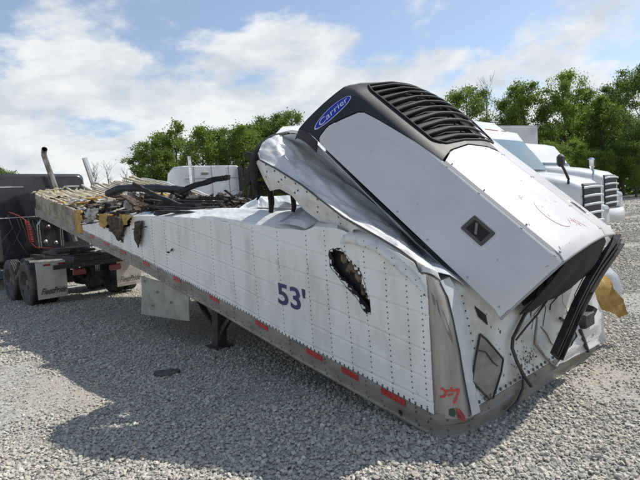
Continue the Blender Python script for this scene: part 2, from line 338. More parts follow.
def gravel():
    rnd = np.random.default_rng(4); protos = bpy.data.collections.new('stone_shapes')
    m = bpy.data.materials.new('limestone_gravel'); m.use_nodes = True; t = m.node_tree; nn = t.nodes; lk = t.links.new
    b = nn['Principled BSDF']; b.inputs['Roughness'].default_value = .9; b.inputs['Specular IOR Level'].default_value = .25
    oi = nn.new('ShaderNodeObjectInfo'); r1 = nn.new('ShaderNodeValToRGB'); e = r1.color_ramp.elements
    e[0].color = (.29, .273, .24, 1); e[1].color = (.60, .578, .525, 1); e.new(.35).color = (.39, .372, .33, 1); e.new(.7).color = (.48, .46, .41, 1); e.new(.9).color = (.48, .43, .34, 1)
    lk(oi.outputs['Random'], r1.inputs[0]); lk(r1.outputs[0], b.inputs['Base Color'])
    for k in range(8):
        bm = bmesh.new(); rr = random.Random(k)
        for _ in range(15):
            v = Vector((rr.gauss(0, 1), rr.gauss(0, 1), rr.gauss(0, 1))).normalized() * rr.uniform(.8, 1.05); v.z *= .72; v.x *= 1.15; bm.verts.new(v * .5)
        bmesh.ops.convex_hull(bm, input=bm.verts[:]); me = bpy.data.meshes.new('stone'); bm.to_mesh(me); bm.free(); me.materials.append(m)
        protos.objects.link(bpy.data.objects.new('stone', me))
    P = []; S = []
    def band(y0, y1, dens, smin, smax, xm=1.0, xa=.9):
        xw0 = -y1 * xm - xa; area = (2 * y1 * xm + 2 * xa) * (y1 - y0); n = int(area * dens)
        x = rnd.uniform(xw0, -xw0, n); y = rnd.uniform(y0, y1, n)
        k = np.abs(x) < y * xm + xa; x, y = x[k], y[k]
        P.append(np.stack([x, y], 1)); S.append(smin + (smax - smin) * rnd.random(len(x)) ** 2.2)
    band(1.0, 5, 5600, .009, .038, 1.15, 1.0); band(5, 9, 2800, .012, .042, 1.15); band(9, 16, 800, .02, .055, 1.15); band(16, 30, 110, .04, .10, .80); band(30, 55, 22, .06, .14, .8, 2)
    P = np.concatenate(P); S = np.concatenate(S); n = len(P)
    # dusty, trodden patches carry fewer, smaller stones
    keep = np.ones(n, bool); Z = np.zeros(n)
    for i in range(n):
        x, y = P[i]; Z[i] = height(x, y)
        q = noise.noise(Vector((x * .5 + 3, y * .5, 2))) + .4 * noise.noise(Vector((x * 2.1, y * 2.1, 8)))
        q += .55 * math.exp(-((x + 2.9) ** 2 + (y - 4.6) ** 2) / .8) + .4 * math.exp(-((x - 2.3) ** 2 + (y - 3.5) ** 2) / .3)
        if q > .04:
            pr = min(.93, (q - .04) * 2.8); keep[i] = rnd.random() > pr * .85; S[i] *= 1 - .35 * pr
    P, S, Z = P[keep], S[keep], Z[keep]; n = len(P)
    co = np.concatenate([P, (Z + S * (rnd.random(n) * .45 - .02))[:, None]], 1)
    me = bpy.data.meshes.new('gravel'); me.vertices.add(n); me.vertices.foreach_set('co', co.astype(np.float32).ravel())
    a = me.attributes.new('scl', 'FLOAT', 'POINT'); a.data.foreach_set('value', S.astype(np.float32))
    a = me.attributes.new('rot', 'FLOAT_VECTOR', 'POINT'); ro = (rnd.random((n, 3)) - .5) * np.array([1.2, 1.2, 6.28]); a.data.foreach_set('vector', ro.astype(np.float32).ravel())
    a = me.attributes.new('idx', 'INT', 'POINT'); a.data.foreach_set('value', rnd.integers(0, 8, n).astype(np.int32))
    o = bpy.data.objects.new('gravel', me); COL.objects.link(o); tag(o, 'loose pale grey crushed stone covering the yard', 'gravel', kind='stuff')
    g = bpy.data.node_groups.new('gravel', 'GeometryNodeTree')
    g.interface.new_socket('Geometry', in_out='INPUT', socket_type='NodeSocketGeometry'); g.interface.new_socket('Geometry', in_out='OUTPUT', socket_type='NodeSocketGeometry')
    gi = g.nodes.new('NodeGroupInput'); go = g.nodes.new('NodeGroupOutput'); ci = g.nodes.new('GeometryNodeCollectionInfo'); ip = g.nodes.new('GeometryNodeInstanceOnPoints')
    ci.inputs['Collection'].default_value = protos; ci.inputs['Separate Children'].default_value = True; ip.inputs['Pick Instance'].default_value = True
    def attr(nm, ty):
        q = g.nodes.new('GeometryNodeInputNamedAttribute'); q.data_type = ty; q.inputs['Name'].default_value = nm; return [s_ for s_ in q.outputs if s_.enabled][0]
    L = g.links.new; L(gi.outputs[0], ip.inputs['Points']); L(ci.outputs[0], ip.inputs['Instance']); L(attr('idx', 'INT'), ip.inputs['Instance Index'])
    e2r = g.nodes.new('FunctionNodeEulerToRotation'); L(attr('rot', 'FLOAT_VECTOR'), e2r.inputs[0]); L(e2r.outputs[0], ip.inputs['Rotation']); L(attr('scl', 'FLOAT'), ip.inputs['Scale'])
    L(ip.outputs[0], go.inputs[0]); md = o.modifiers.new('stones', 'NODES'); md.node_group = g
gravel()

# ------------------------------------------------------------------ the wrecked trailer
A = ground_at(445, 443)
wv = Vector((.75, .66, 0)).normalized(); dv = Vector((-wv.y, wv.x, 0)); Zv = Vector((0, 0, 1))
RT = [(-.2, 0), (0, 0), (1.5, .265), (2.75, .51), (5, .90), (7.2, 1.25), (11.4, 1.90)]
def rail(t): return interp(t, RT)
def T(t, s, h): return A + dv * t + wv * s + Zv * h
def on_wall(px, py, off=0.0):
    p = on_plane(px, py, A + wv * (-off), wv); q = p - A; return q.dot(dv), q.z
trailer = empty('wrecked_trailer', T(1, 1.3, 0))
tag(trailer, 'long white riveted refrigerated trailer, crushed at its nose and burnt out behind, marked 53', 'trailer')
TOP = [(.11, 1.12), (.16, 1.2), (.28, 1.27), (.42, 1.33), (.6, 1.36), (.82, 1.42), (1.0, 1.455), (1.16, 1.47), (1.30, 1.425), (1.7, 1.46), (2.1, 1.50), (3.1, 1.585), (3.9, 1.63), (4.87, 1.67), (5.9, 1.66), (6.65, 1.62), (7.3, 1.60), (7.8, 1.68)]
hole = [on_wall(*p) for p in ((330, 251), (341, 249), (352, 262), (361, 272), (367, 286), (371, 300), (373, 313), (367, 310), (361, 299), (351, 288), (341, 277), (332, 266))]
slit = [on_wall(*p) for p in ((137, 226), (141, 224), (141, 238), (139, 247), (135, 240), (134, 232))]
tear = [on_wall(*p) for p in ((101, 215), (104, 226), (112, 231), (118, 239), (124, 243), (125, 235), (121, 229), (130, 226), (133, 215))]
def inside(p, poly):
    x, y = p; c = False
    for i in range(len(poly)):
        x1, y1 = poly[i]; x2, y2 = poly[i - 1]
        if (y1 > y) != (y2 > y) and x < (x2 - x1) * (y - y1) / (y2 - y1) + x1: c = not c
    return c
COLS = [.12, .24, .42, .62, .82, 1.05] + [1.284 + .402 * k for k in range(17)]
def side_off(t, h):
    """outward (towards the camera) displacement of the near side skin"""
    hh = h - rail(t); o = .008 * noise.noise(Vector((t * 1.1, h * 1.6, 1))) + .0025 * noise.noise(Vector((t * 5, h * 5, 3)))
    dmp = 1 - math.exp(-((t - 1.62) / .35) ** 4) * math.exp(-((hh - .50) / .34) ** 4)
    c = min(abs(t - k) for k in COLS); o += .006 * max(0, 1 - c / .16) * 0.8
    for base, amp in ((.22, .009), (.40, .008), (.60, .010), (.82, .011), (1.04, .009)):
        y = hh - base - .012 * math.sin(t * 1.7 + base * 9) - .015 * noise.noise(Vector((t * .8, base * 7, 0))); o -= amp * .5 * math.exp(-(y / .007) ** 2) - amp * .22 * math.exp(-((y - .02) / .012) ** 2)
    for k, (y0, y1) in enumerate(((1.9, .9), (.62, .8), (3.2, 1.0))):   # buckles
        o += .014 * math.exp(-((t - y0) / .25) ** 2 - ((hh - y1) / .2) ** 2)
    o += .003 * (1 if (t * 2.49) % 3 < 1.5 else 0)
    o *= .25 + .75 * dmp
    if t < 1.2: o += .05 * max(0, (hh - .95)) * (1.2 - t)
    return o
def side_panel():
    t0, t1 = .07, 7.75; nu, nv = 330, 150; m = MB(); G = []
    for i in range(nu + 1):
        t = lerp(t0, t1, (i / nu) ** 1.15); top = interp(t, TOP) + .018 * noise.noise(Vector((t * 4, 0, 0))) + (.02 * noise.noise(Vector((t * 11, 3, 0))) if t > 5 else 0)
        b = rail(t) + .168; row = []
        for j in range(nv + 1):
            h = lerp(b, top, j / nv); row.append(T(t, -side_off(t, h), h))
        G.append(row)
    def keep(i, j):
        c = (G[i][j] + G[i + 1][j + 1]) / 2 - A; p = (c.dot(dv), c.z)
        q = (p[0] + .03 * noise.noise(Vector((p[0] * 30, p[1] * 30, 0))), p[1] + .03 * noise.noise(Vector((p[0] * 30, p[1] * 30, 5))))
        return not (inside(q, hole) or inside(q, slit) or inside(q, tear))
    m.grid(G, thick=.004, keep=keep)
    for k, c in enumerate(COLS):                                             # rivet rows
        b = rail(c) + .20; top = interp(c, TOP) - .03; h = b; n_ = 0
        while h < top:
            if not (inside((c, h), hole) or inside((c, h), slit) or inside((c, h), tear)):
                p = T(c, -side_off(c, h) - .001, h); r_ = .0065 if c < 4 else .009
                m.lathe(p, -wv, [(0, r_ * 1.3), (.002, r_ * 1.2), (.0045, r_ * .7), (.0055, 0.0001)], 7, 1)
            h += .040
    t = .12
    while t < 7.7:                                                           # dark notches along the bottom flange
        p = T(t, -side_off(t, rail(t) + .172) - .004, rail(t) + .178); m.box(p, (.012, .006, .022), Matrix((dv, wv, Zv)).transposed(), 1); t += .05
    m.build('side_panel', [WHITE, RIVET], trailer)
side_panel()
def bottom_rail():
    m = MB()
    prof = [(0.03, 0), (-.012, 0), (-.016, .012), (-.010, .03), (-.010, .085), (-.017, .09), (-.017, .098), (-.008, .103), (-.008, .172), (.03, .176)]
    G = []; ts = [0.12 + i * .11 for i in range(103)]
    for t in ts: G.append([T(t, s_ + .004 * noise.noise(Vector((t * 2, 0, 0))), rail(t) + h_) for s_, h_ in prof])
    m.grid(G, smooth=False)
    m.grid([[T(t, .03, rail(t)) for t in ts], [T(t, .03, rail(t) + .17) for t in ts]], smooth=False)
    for k in range(70):
        t = .2 + k * .155
        for h_ in (.03, .065) if k % 3 else (.03, .06, .12, .15):
            m.lathe(T(t + (.02 if h_ > .05 else 0), -.011, rail(t) + h_), -wv, [(0, .008), (.004, .006), (.006, .0001)], 7, 1)
    m.lathe(T(.36, -.012, rail(.36) + .05), -wv, [(0, .018), (.002, .016), (.003, .0001)], 12, 2)
    return m.build('bottom_rail', [DULLAL, RIVET, BLACK], trailer)
rail_ob = bottom_rail()
def tape(t, L=.2, i=0):
    m = MB(); G = [[T(t + L * a / 4, -.0105 - .004 * noise.noise(Vector(((t + L * a / 4) * 2, 0, 0))) * -1, rail(t + L * a / 4) + h_) for h_ in (.115, .162)] for a in range(5)]
    G = [[T(t + L * a / 4, -.013, rail(t + L * a / 4) + h_ + .001 * a) for h_ in (.112, .160)] for a in range(5)]
    m.grid(G, smooth=False, thick=-.002); return m.build('reflective_tape', RED, rail_ob)
for px, L in ((394, .22), (351, .19), (315, .2), (262.5, .2), (215, .2), (178, .2), (147, .2), (124, .2), (107, .2), (93, .16)):
    y = interp(px, [(37, 210), (92, 238), (142, 264), (225, 305), (301, 347), (394, 398), (430, 418)])
    tape(on_wall(px, y)[0] - L / 2, L)

def arc(k, h, out=0.0, top=False):
    """rounded front corner, k 0..1 from the side to the front"""
    a = k * math.pi / 2; ct, cs = .12, .25
    return T(ct - (.18 + out) * math.sin(a), cs - (.25 + out) * math.cos(a), h)
def corner():
    m = MB(); n = 14                                                         # rounded base rail round the corner
    for pr, mi in (([( .0, .0), (.012, .0), (.016, .02), (.010, .04), (.010, .095), (.018, .10), (.018, .108), (.006, .112), (.006, .185), (-.01, .19)], 0),):
        m.grid([[arc(i / n, h_ - .005, o_) for o_, h_ in pr] for i in range(n + 1)], smooth=False)
    for i in (1, 6, 12):
        for h_ in (.03, .07, .14): m.lathe(arc(i / n, h_, .012), (arc(i / n, 0, 1) - arc(i / n, 0, 0)), [(0, .008), (.005, .006), (.006, .0001)], 7, 1)
    m.build('corner_rail', [DULLAL, RIVET], trailer)
    m = MB()                                                                 # front rail
    prof = [(0, -.012), (.0, -.016), (.03, -.012), (.09, -.012), (.10, -.020), (.11, -.008), (.165, -.006), (.17, .02)]
    G = []
    for i in range(40):
        s_ = lerp(.25, 2.50, i / 39); G.append([T(-.06 + o_ + .006 * noise.noise(Vector((s_ * 3, 0, 0))), s_, h_ - .005) for h_, o_ in prof])
    for k in range(1, 9):
        a = k / 8 * math.pi / 2; G.append([T(-.06 + .2 - .2 * math.cos(a) + o_ * math.cos(a), 2.50 + (.16 - o_) * math.sin(a), h_ - .005) for h_, o_ in prof])
    m.grid(G, smooth=False)
    m.build('front_rail', [DULLAL], trailer)
corner()

# unit frame, found by matching the shroud's corners
UB = Vector((1.089, 3.42, .564)); UW = Vector((.759, .625, .184)).normalized(); UQ = Vector((-.561, .484, .672)).normalized(); UO = UW.cross(UQ).normalized()
if UO.z < 0: UO = -UO
def on_unit_back(px, py, o=0.0): return on_plane(px, py, UB + UO * o, UO)
fa, fb, fc = T(-.06, .3, .15), T(-.06, 2.5, .15), T(.05, 1.2, .9)
FN = (fb - fa).cross(fc - fa).normalized()
if FN.dot(dv) > 0: FN = -FN
def on_front(px, py, off=0.0): return on_plane(px, py, fa + FN * off, FN)

def corner_post():
    # px columns: seam on the side skin, right edge against the front wall
    L = [(430, 414), (428, 380), (426.5, 345), (425.5, 310), (424, 290), (418, 270)]
    Rr = [(473, 417), (467, 385), (461, 350), (454, 318), (448, 296), (440, 280)]
    G = []
    for (lx, ly), (rx, ry) in zip(L, Rr):
        a = on_plane(lx, ly, A, wv); b = on_front(rx, ry, .012); mid = (a + b) / 2
        outd = (-(dv) - wv).normalized(); row = []
        for k in range(9):
            u = k / 8; row.append(lerp(a, b, u) + outd * .06 * math.sin(math.pi * u))
        G.append(row)
    G = refine(G, 4, 1); crumple(G, .004, 5, -dv, 2.0, edge=False)
    m = MB().grid(G, thick=-.006)
    sm = MB(); sm.tube([g_[0] + (-dv - wv).normalized() * .004 for g_ in G], .005, 5)
    # dark dent line
    q = lambda px, py: on_plane(px, py, (G[4][2] + G[4][6]) / 2, (-(dv) - wv).normalized()) + (-dv - wv).normalized() * .045
    post = m.build('corner_post', [STEELPOST], trailer); sm.build('post_seam', [RIVET], post)
    m = MB(); nn_ = (-dv - wv).normalized()
    pts = [(431, 292), (437, 300), (444, 313), (452, 335), (453, 343), (448, 334), (440, 315), (433, 303)]
    dent = MB()
    P = [q(*p) - nn_ * .008 for p in pts]; P = [p for p in P]
    bv = bvh_of(post)
    def drop(px, py, lift=.002):
        r = ray(px, py).normalized(); h_ = bv.ray_cast(CAM, r); return (h_[0] + nn_ * lift) if h_[0] else q(px, py)
    dent = MB(); dent.poly([drop(*p) for p in pts], nn_, .001); dent.build('gouge', mat('dark_gouge_steel', (.16, .165, .18), .4, .5), post)
    pm = MB()
    def stroke(pp, wd, mi=0, mb=pm):
        pp = [drop(*p, .004) for p in pp]
        for a, b in zip(pp, pp[1:]): mb.bar(a, b, wd, .002, nn_, mi)
    stroke([(441, 388), (446, 391), (445, 396), (440, 397)], .016); stroke([(446, 391), (452, 390), (451, 387)], .014); stroke([(452, 391), (459, 389), (456, 398), (454, 403)], .016); stroke([(448, 395), (453, 394)], .012)
    pm.build('red_paint_marks', REDPAINT, post)
    cm = MB(); cm.poly([drop(*p, .006) for p in ((456, 408), (460, 409), (465, 416), (464, 420), (458, 418))], nn_, .003, 0)
    cm.poly([drop(*p, .006) for p in ((449, 409), (454, 408), (456, 413), (454, 417), (449, 415))], nn_, .003, 1)
    cm.build('sticker', [RED, mat('dark_green_sticker', (.03, .06, .04), .5)], post)
    return post
from mathutils.bvhtree import BVHTree
def bvh_of(o):
    me = o.data; return BVHTree.FromPolygons([v.co.copy() for v in me.vertices], [tuple(p.vertices) for p in me.polygons])
corner_post()

def nose():
    up_l = [(420, 272), (416, 262), (400, 250), (380, 238), (343, 217), (302, 185), (275, 168), (260, 160)]   # seam
    up_r = [(440, 280), (436, 272), (420, 252), (405, 237), (377, 210), (334, 172), (300, 145), (281, 136)]
    Yl = [3.20, 3.22, 3.32, 3.45, 3.70, 4.02, 4.24, 4.36]
    G = []
    for (lx, ly), (rx, ry), y in zip(up_l, up_r, Yl):
        a = at(lx, ly, y); b = on_unit_back(rx, ry, .02) if y > 3.25 else on_front(rx, ry, .02)
        G.append([lerp(a, b, k / 6) + (UO * .6 - wv * .5).normalized() * .05 * math.sin(math.pi * k / 6) for k in range(7)])
    # rounded over nose tip
    G.append([at(px, py, y) for px, py, y in ((259, 153, 4.45), (260, 148, 4.5), (262, 144, 4.55), (266, 140, 4.6), (270, 138, 4.62), (275, 136, 4.64), (282, 135, 4.66))])
    G = refine(G, 10, 5); G = smooth_grid(G, 3); fold(G, UO, 40, .015, 5, .02, .11); crumple(G, .004, 9, UO, 5, edge=False)
    band = MB().grid(G, thick=.005, smooth=False).build('crumpled_corner_skin', [SILVER], trailer)
    # dark seam trim along the band
    m = MB(); m.tube([at(x, y, Y - .02) for (x, y), Y in zip(up_l, Yl)] + [at(258, 153, 4.40)], .0085, 6)
    m.build('seam_trim', mat('dark_trim_metal', (.10, .10, .10), .5, .5), trailer)
    # riveted strip of the upper side wall, folded over
    lo = [(421, 276), (412, 272), (398, 268), (385, 258), (366, 243), (352, 236), (345, 231), (336, 225), (319, 221), (303, 209), (292, 196), (280, 189), (270, 191), (263, 178), (257, 165)]
    hi = [(420, 272), (415, 262), (405, 253), (394, 246), (376, 236), (360, 229), (352, 222), (336, 210), (318, 197), (308, 189), (296, 181), (286, 175), (276, 168), (267, 163), (260, 160)]
    Yh = [3.2, 3.22, 3.30, 3.37, 3.48, 3.58, 3.64, 3.76, 3.9, 3.98, 4.07, 4.14, 4.22, 4.3, 4.36]
    G = []
    for k, ((ax, ay), (bx, by), y) in list(enumerate(zip(lo, hi, Yh)))[5:]:
        b = at(bx, by, y); a = at(ax, ay, y + (.02 if k < 2 else .10 if k < 6 else .16)); n_ = (Zv * .7 - wv * .7)
        G.append([lerp(b, a, j / 5) + n_ * (.035 if 1 < k < 8 else .02) * math.sin(math.pi * j / 5) for j in range(6)])
    G = refine(G, 4, 4); G = smooth_grid(G, 2); fold(G, n_, 26, .014, 7, .02, .10); crumple(G, .006, 22, n_, 9)
    m = MB(); m.grid(G, thick=.006)
    for i in range(2, len(G) - 1):
        for j, st in ((3, 2), (9, 3), (14, 3)):
            if i % (st * 2) == 0:
                p = G[i][j]; q = (G[i + 1][j] - G[i - 1][j]).cross(G[i][min(j + 1, 20)] - G[i][j - 1]).normalized()
                if q.dot(CAM - p) < 0: q = -q
                m.lathe(p, q, [(0, .011), (.004, .007), (.006, .0001)], 6, 1)
    m.build('torn_side_strip', [STRIPW, RIVET], trailer)
    lo2 = [(428, 302), (424, 292), (416, 284), (404, 275), (391, 262), (376, 252), (361, 246), (350, 242), (341, 243)]
    hi2 = [(427, 288), (424, 277), (416, 265), (403, 252), (388, 242), (372, 235), (360, 231), (352, 230), (344, 236)]
    G = []; m = MB()
    for k, ((ax, ay), (bx, by)) in enumerate(zip(lo2, hi2)):
        a = on_plane(ax, ay, A - wv * .03, wv); b = on_plane(bx, by, A + wv * .03, wv)
        G.append([lerp(a, b, j / 6) - wv * .045 * (1 if 0 < k < 8 else .3) * math.sin(math.pi * min(1, j / 6 + .02)) ** .8 for j in range(7)])
    G = refine(G, 4, 2); G = smooth_grid(G, 1); fold(G, wv, 24, .008, 3, .02, .08); crumple(G, .003, 19, wv, 9)
    m.grid(G, thick=.006)
    for i in range(2, 26, 4):
        for j in (2, 6): m.lathe(G[i][j] - wv * .003, (CAM - G[i][j]), [(0, .008), (.004, .005), (.005, .0001)], 6, 1)
    m.build('rolled_wall_edge', [STRIPW, RIVET], trailer)
    G = []
    for k, (rx, ry) in enumerate(up_r[1:]):
        q_ = lerp(.30, 2.2, k / 6); a = on_unit_back(rx, ry, .015) if k else on_front(rx, ry, .02); b = UB + UW * .03 + UQ * q_ + UO * .27
        G.append([a, lerp(a, b, .35) + UO * .03, lerp(a, b, .7) + UO * .02, b, b + UW * .1 - UO * .1])
    G = refine(G, 6, 5); G = smooth_grid(G, 1); G = refine(G, 2, 1); fold(G, UO, 26, .012, 9, .02, .10); MB().grid(G, thick=.003, smooth=False).build('inner_corner_skin', [BLUEGREY], trailer)
    # front wall beside the unit
    l = [(473, 417), (467, 385), (461, 350), (454, 318), (448, 296), (440, 280), (420, 252), (405, 237), (377, 210), (334, 172), (300, 145), (281, 136)]
    G = []
    for k, (x, y) in enumerate(l):
        if k <= 5: a = on_front(x, y, .0)
        else: a = on_unit_back(x, y, -.01)
        if k <= 4: v_ = k / 5; b = lerp(T(-.06, 2.5, .16), T(-.04, 2.52, .98), v_)
        else: b = T(-.04, 2.52, .98) + UQ * (k - 5) / 6 * 1.75
        G.append([lerp(a, b, j / 8) for j in range(9)])
    G = refine(G, 3, 5); G = smooth_grid(G, 2); crumple(G, .005, 3.5, FN, 3, edge=False)
    m = MB(); m.grid(G[:16], thick=-.01, mi=0); m.grid(G[15:], thick=-.01, mi=1)
    for s_ in np.arange(.33, 2.5, .075):
        p = T(-.06, s_, .19) + FN * .01; m.box(p, (.012, .012, .022), None, 2)
    fwall = m.build('front_wall', [WHITE_DIRTY, BLUEGREY, RIVET], trailer)
    # dark rim and burnt innards of the nose
    m = MB(); m.tube([at(*p) for p in ((255, 192, 4.6), (254, 178, 4.55), (253, 165, 4.52), (257, 152, 4.55), (264, 143, 4.6), (274, 137, 4.66), (285, 134.5, 4.72), (296, 134, 4.8))], [.02, .035, .04, .035, .035, .03, .025, .02], 7)
    for k in range(26):
        a = at(random.uniform(250, 258), random.uniform(150, 190), random.uniform(4.55, 4.8)); m.bar(a, a + Vector((random.uniform(-.08, .08), .05, random.uniform(-.12, .05))), .03, .05)
    m.build('burnt_rim', [CHAR], trailer)
    m = MB()
    rows = [[at(x, y, Y) for x, y, Y in ((276, 137, 4.70), (292, 133, 4.74), (313, 136, 4.78))], [at(x, y, Y) for x, y, Y in ((283, 129.5, 5.0), (296, 129, 5.02), (311, 130.5, 5.05))]]
    G = refine(rows, 3, 4); m.grid(G, thick=.03); m.build('roof_edge', [WHITE], trailer)
    # far shell closing the nose from behind: roof stub
    m = MB(); G = refine([[at(258, 155, 4.6), at(300, 138, 4.9)], [at(262, 178, 4.95), at(330, 172, 5.1)], [at(272, 192, 5.0), at(345, 205, 4.6)]], 4, 5)
    crumple(G, .06, 5, Zv, 4); m.grid(G, thick=.03); m.build('burnt_inner_liner', [CHAR], trailer)
    for x0, y0, x1, y1, Y, w_ in ((270, 192, 271, 213, 4.62, .07), (293, 200, 293, 212, 4.5, .06), (262, 188, 257, 200, 4.8, .03), (300, 204, 305, 206, 4.4, .04)):
        m = MB(); m.tube([at(x0, y0 - 3, Y + .05), at((x0 + x1) / 2 + 1, (y0 + y1) / 2, Y), at(x1, y1, Y)], [w_ * .6, w_ * .55, w_ * .38], 6, flat=.5); m.build('hanging_liner_scrap', [CHAR], trailer)
    return fwall
fwall = nose()

def rear_and_inside():
    # inner liner behind the near skin
    m = MB(); G = []
    for i in range(70):
        t = .2 + i * .108; G.append([T(t, .075, rail(t) + .05), T(t, .07, interp(t, TOP) - .04)])
    G = refine(G, 1, 8); crumple(G, .015, 7, wv, 3)
    m.grid(G, thick=.01); m.build('burnt_wall_liner', [CHAR], trailer)
    # pieces of brown insulation seen in the hole
    for k, (x, y, r_) in enumerate(((341, 258, .03), (349, 266, .035), (356, 277, .03), (362, 288, .04), (367, 298, .03), (352, 272, .02), (345, 270, .02))):
        t, h = on_wall(x, y); V, Fc = ico(T(t, .045, h), r_, k, 2, (1, .7, 1.5), .5); m = MB(); m.add(V, Fc); m.build('insulation_scrap', [mat('scorched_tan_foam', (.22, .17, .12), .95, c2=(.07, .05, .035), scale=14, bump=.8) if k == 0 else bpy.data.materials['scorched_tan_foam']], trailer)
    # ragged, soot-blackened lip round the gash
    def lip(poly_, wd, seed):
        rr = random.Random(seed); n = len(poly_); ct = sum(p[0] for p in poly_) / n; ch = sum(p[1] for p in poly_) / n; O_, M_, I_ = [], [], []
        for i in range(n):
            a = poly_[i]; b = poly_[(i + 1) % n]; L = math.hypot(b[0] - a[0], b[1] - a[1]); st = max(2, int(L / .028))
            nx, ny = (b[1] - a[1]) / L, -(b[0] - a[0]) / L
            if (a[0] - ct) * nx + (a[1] - ch) * ny < 0: nx, ny = -nx, -ny
            for k in range(st):
                x, y = lerp(a[0], b[0], k / st), lerp(a[1], b[1], k / st); o1 = wd * rr.uniform(.5, 1.25); i1 = wd * rr.uniform(.3, 2.0)
                O_.append(T(x + nx * o1, -side_off(x, y) - .006, y + ny * o1)); M_.append(T(x, -side_off(x, y) - rr.uniform(.005, .012), y)); I_.append(T(x - nx * i1, rr.uniform(-.01, .03), y - ny * i1))
        G = [O_ + O_[:1], I_ + I_[:1]]; m = MB(); m.grid(G, smooth=False, thick=-.002); return m.build('gash_edge', [BLACK], trailer)
    lip(hole, .013, 3); lip(slit, .010, 4)
    # burnt rear end of the near wall
    m = MB(); G = []
    for i in range(90):
        u = i / 89; t = lerp(7.7, 11.2, u); top = rail(t) + lerp(.50, .52, u) + .05 * noise.noise(Vector((t * 3, 1, 1))) + .03 * noise.noise(Vector((t * 12, 1, 1)))
        G.append([T(t, -.0 + .02 * noise.noise(Vector((t * 4, j, 0))), lerp(rail(t) + .165, top, j / 10)) for j in range(11)])
    G2 = G; m.grid(G2, thick=-.05)
    m.build('scorched_wall_end', [mat('scorched_liner', (.34, .31, .25), .9, c2=(.16, .13, .09), scale=3, lo=.4, hi=.6, c3=(.40, .38, .33), scale3=9, lo3=.56, hi3=.66, bump=.8, bscale=18)], trailer)
    m = MB(); G = [[T(lerp(7.62, 8.02, i / 8) + .05 * noise.noise(Vector((i * .6, j * .5, 0))), -.02 - .01 * math.sin(j), lerp(rail(7.8) + .10, rail(7.8) + .52, j / 10)) for j in range(11)] for i in range(9)]
    crumple(G, .02, 9, wv, 2); m.grid(G, thick=-.03); m.build('exposed_foam', [FOAM], trailer)
    # ridged floor
    def tilt(t, s_): k = min(1, max(0, (t - 5.5) / 2.5)); return .17 * s_ * k * k * (3 - 2 * k) + .10 * min(1, max(0, (t - 8) / 2))
    m = MB()
    for k in range(29):
        s_ = .08 + k * .086; e_ = 11.45 + random.uniform(-.45, .15) + .3 * noise.noise(Vector((k * .3, 0, 0))); lift = 0
        pts = []; t = 1.0
        while t < e_:
            pts.append((t, rail(t) + .315 + tilt(t, s_) + (max(0, t - 10.0) ** 2 * random.uniform(-.03, .06)))); t += .6
        pts.append((e_, rail(e_) + .315 + tilt(e_, s_) + random.uniform(-.05, .09)))
        for (t0, h0), (t1, h1) in zip(pts, pts[1:]): m.bar(T(t0, s_, h0), T(t1 + .002, s_, h1), .042, .045)
    G = [[T(t, s_, rail(t) + .285 + tilt(t, s_)) for s_ in (.06, 1.3, 2.52)] for t in np.arange(.9, 11.2, .4)]
    m.grid(G, smooth=False, thick=-.12, mi=1); m.build('ridged_floor', [FLOORAL, mat('floor_gap_shade', (.34, .30, .21), .95, c2=(.15, .125, .09), scale=4, bump=.5)], trailer)  # beige base sheet coloured darker to stand for shade between the ridges
    fp0 = T(10, .1, rail(10) + .47); fn = (dv + Zv * .165).cross(wv + Zv * .17).normalized()
    tp = [(31, 192), (46, 188.5), (61, 186), (80, 189), (100, 193), (118, 198), (134, 206)]; bt = [(40, 198), (52, 202), (66, 205), (82, 208), (96, 210), (110, 212), (126, 214)]
    G = refine([[on_plane(x, y, fp0, fn) for x, y in tp], [on_plane((x + x2) / 2 + 2, (y + y2) / 2, fp0, fn) for (x, y), (x2, y2) in zip(tp, bt)], [on_plane(x, y, fp0, fn) for x, y in bt]], 14, 14)
    for i in range(len(G)):
        for j in range(len(G[0])):
            p = G[i][j]; G[i][j] = p + Zv * (.022 * math.sin(p.dot(wv) * 2 * math.pi / .16) + .04 * noise.noise(p * 1.3) + .015 * noise.noise(p * 6))
    def kp(i, j): p = G[i][j]; e_ = min(i, len(G) - 2 - i, j / 2, (len(G[0]) - 2 - j) / 2) / 14; return e_ + .35 * noise.noise(p * 4) > .02 and noise.noise(p * 2.1 + Vector((4, 0, 0))) < .34
    m = MB(); m.grid(G, thick=.012, keep=kp); m.build('corrugated_sheet', [mat('cream_scorched_sheet', (.50, .45, .33), .85, c2=(.33, .28, .19), scale=3.5, lo=.42, hi=.6, c3=(.50, .37, .14), scale3=1.8, lo3=.55, hi3=.64, bump=.4, bscale=20)], trailer)
    m = MB(); G = []
    for i in range(60):                                                      # far rail and low far wall
        t = .2 + i * .186; top = rail(t) + (.75 if t < 4 else .34) + (tilt(t, 2.6)) + .06 * noise.noise(Vector((t * 2, 9, 0))); G.append([T(t, 2.6, rail(t)), T(t, 2.6, rail(t) + .17), T(t, 2.6, top)])
    m.grid(G, thick=.03); m.build('far_side_panel', [WHITE_DIRTY], trailer)
    m = MB()
    for t in np.arange(.5, 11, .31): m.bar(T(t, .04, rail(t) + .06), T(t, 2.58, rail(t) + .06), .05, .10)
    m.build('floor_crossmembers', [CHASSIS], trailer); bpy.data.objects['floor_crossmembers']
    # folded roof sheets between the pile and the nose
    def sheet(name, rows, su, sv, amp, sc, seed, mt=WHITE, th=.008, ridged=False):
        G = refine([[at(*p) for p in r] for r in rows], su, sv); G = smooth_grid(G, 1); fold(G, Zv, 20, amp, seed, .04, .25); crumple(G, .005, 8, Zv, seed); return MB().grid(G, thick=th, smooth=False).build(name, [mt], trailer)
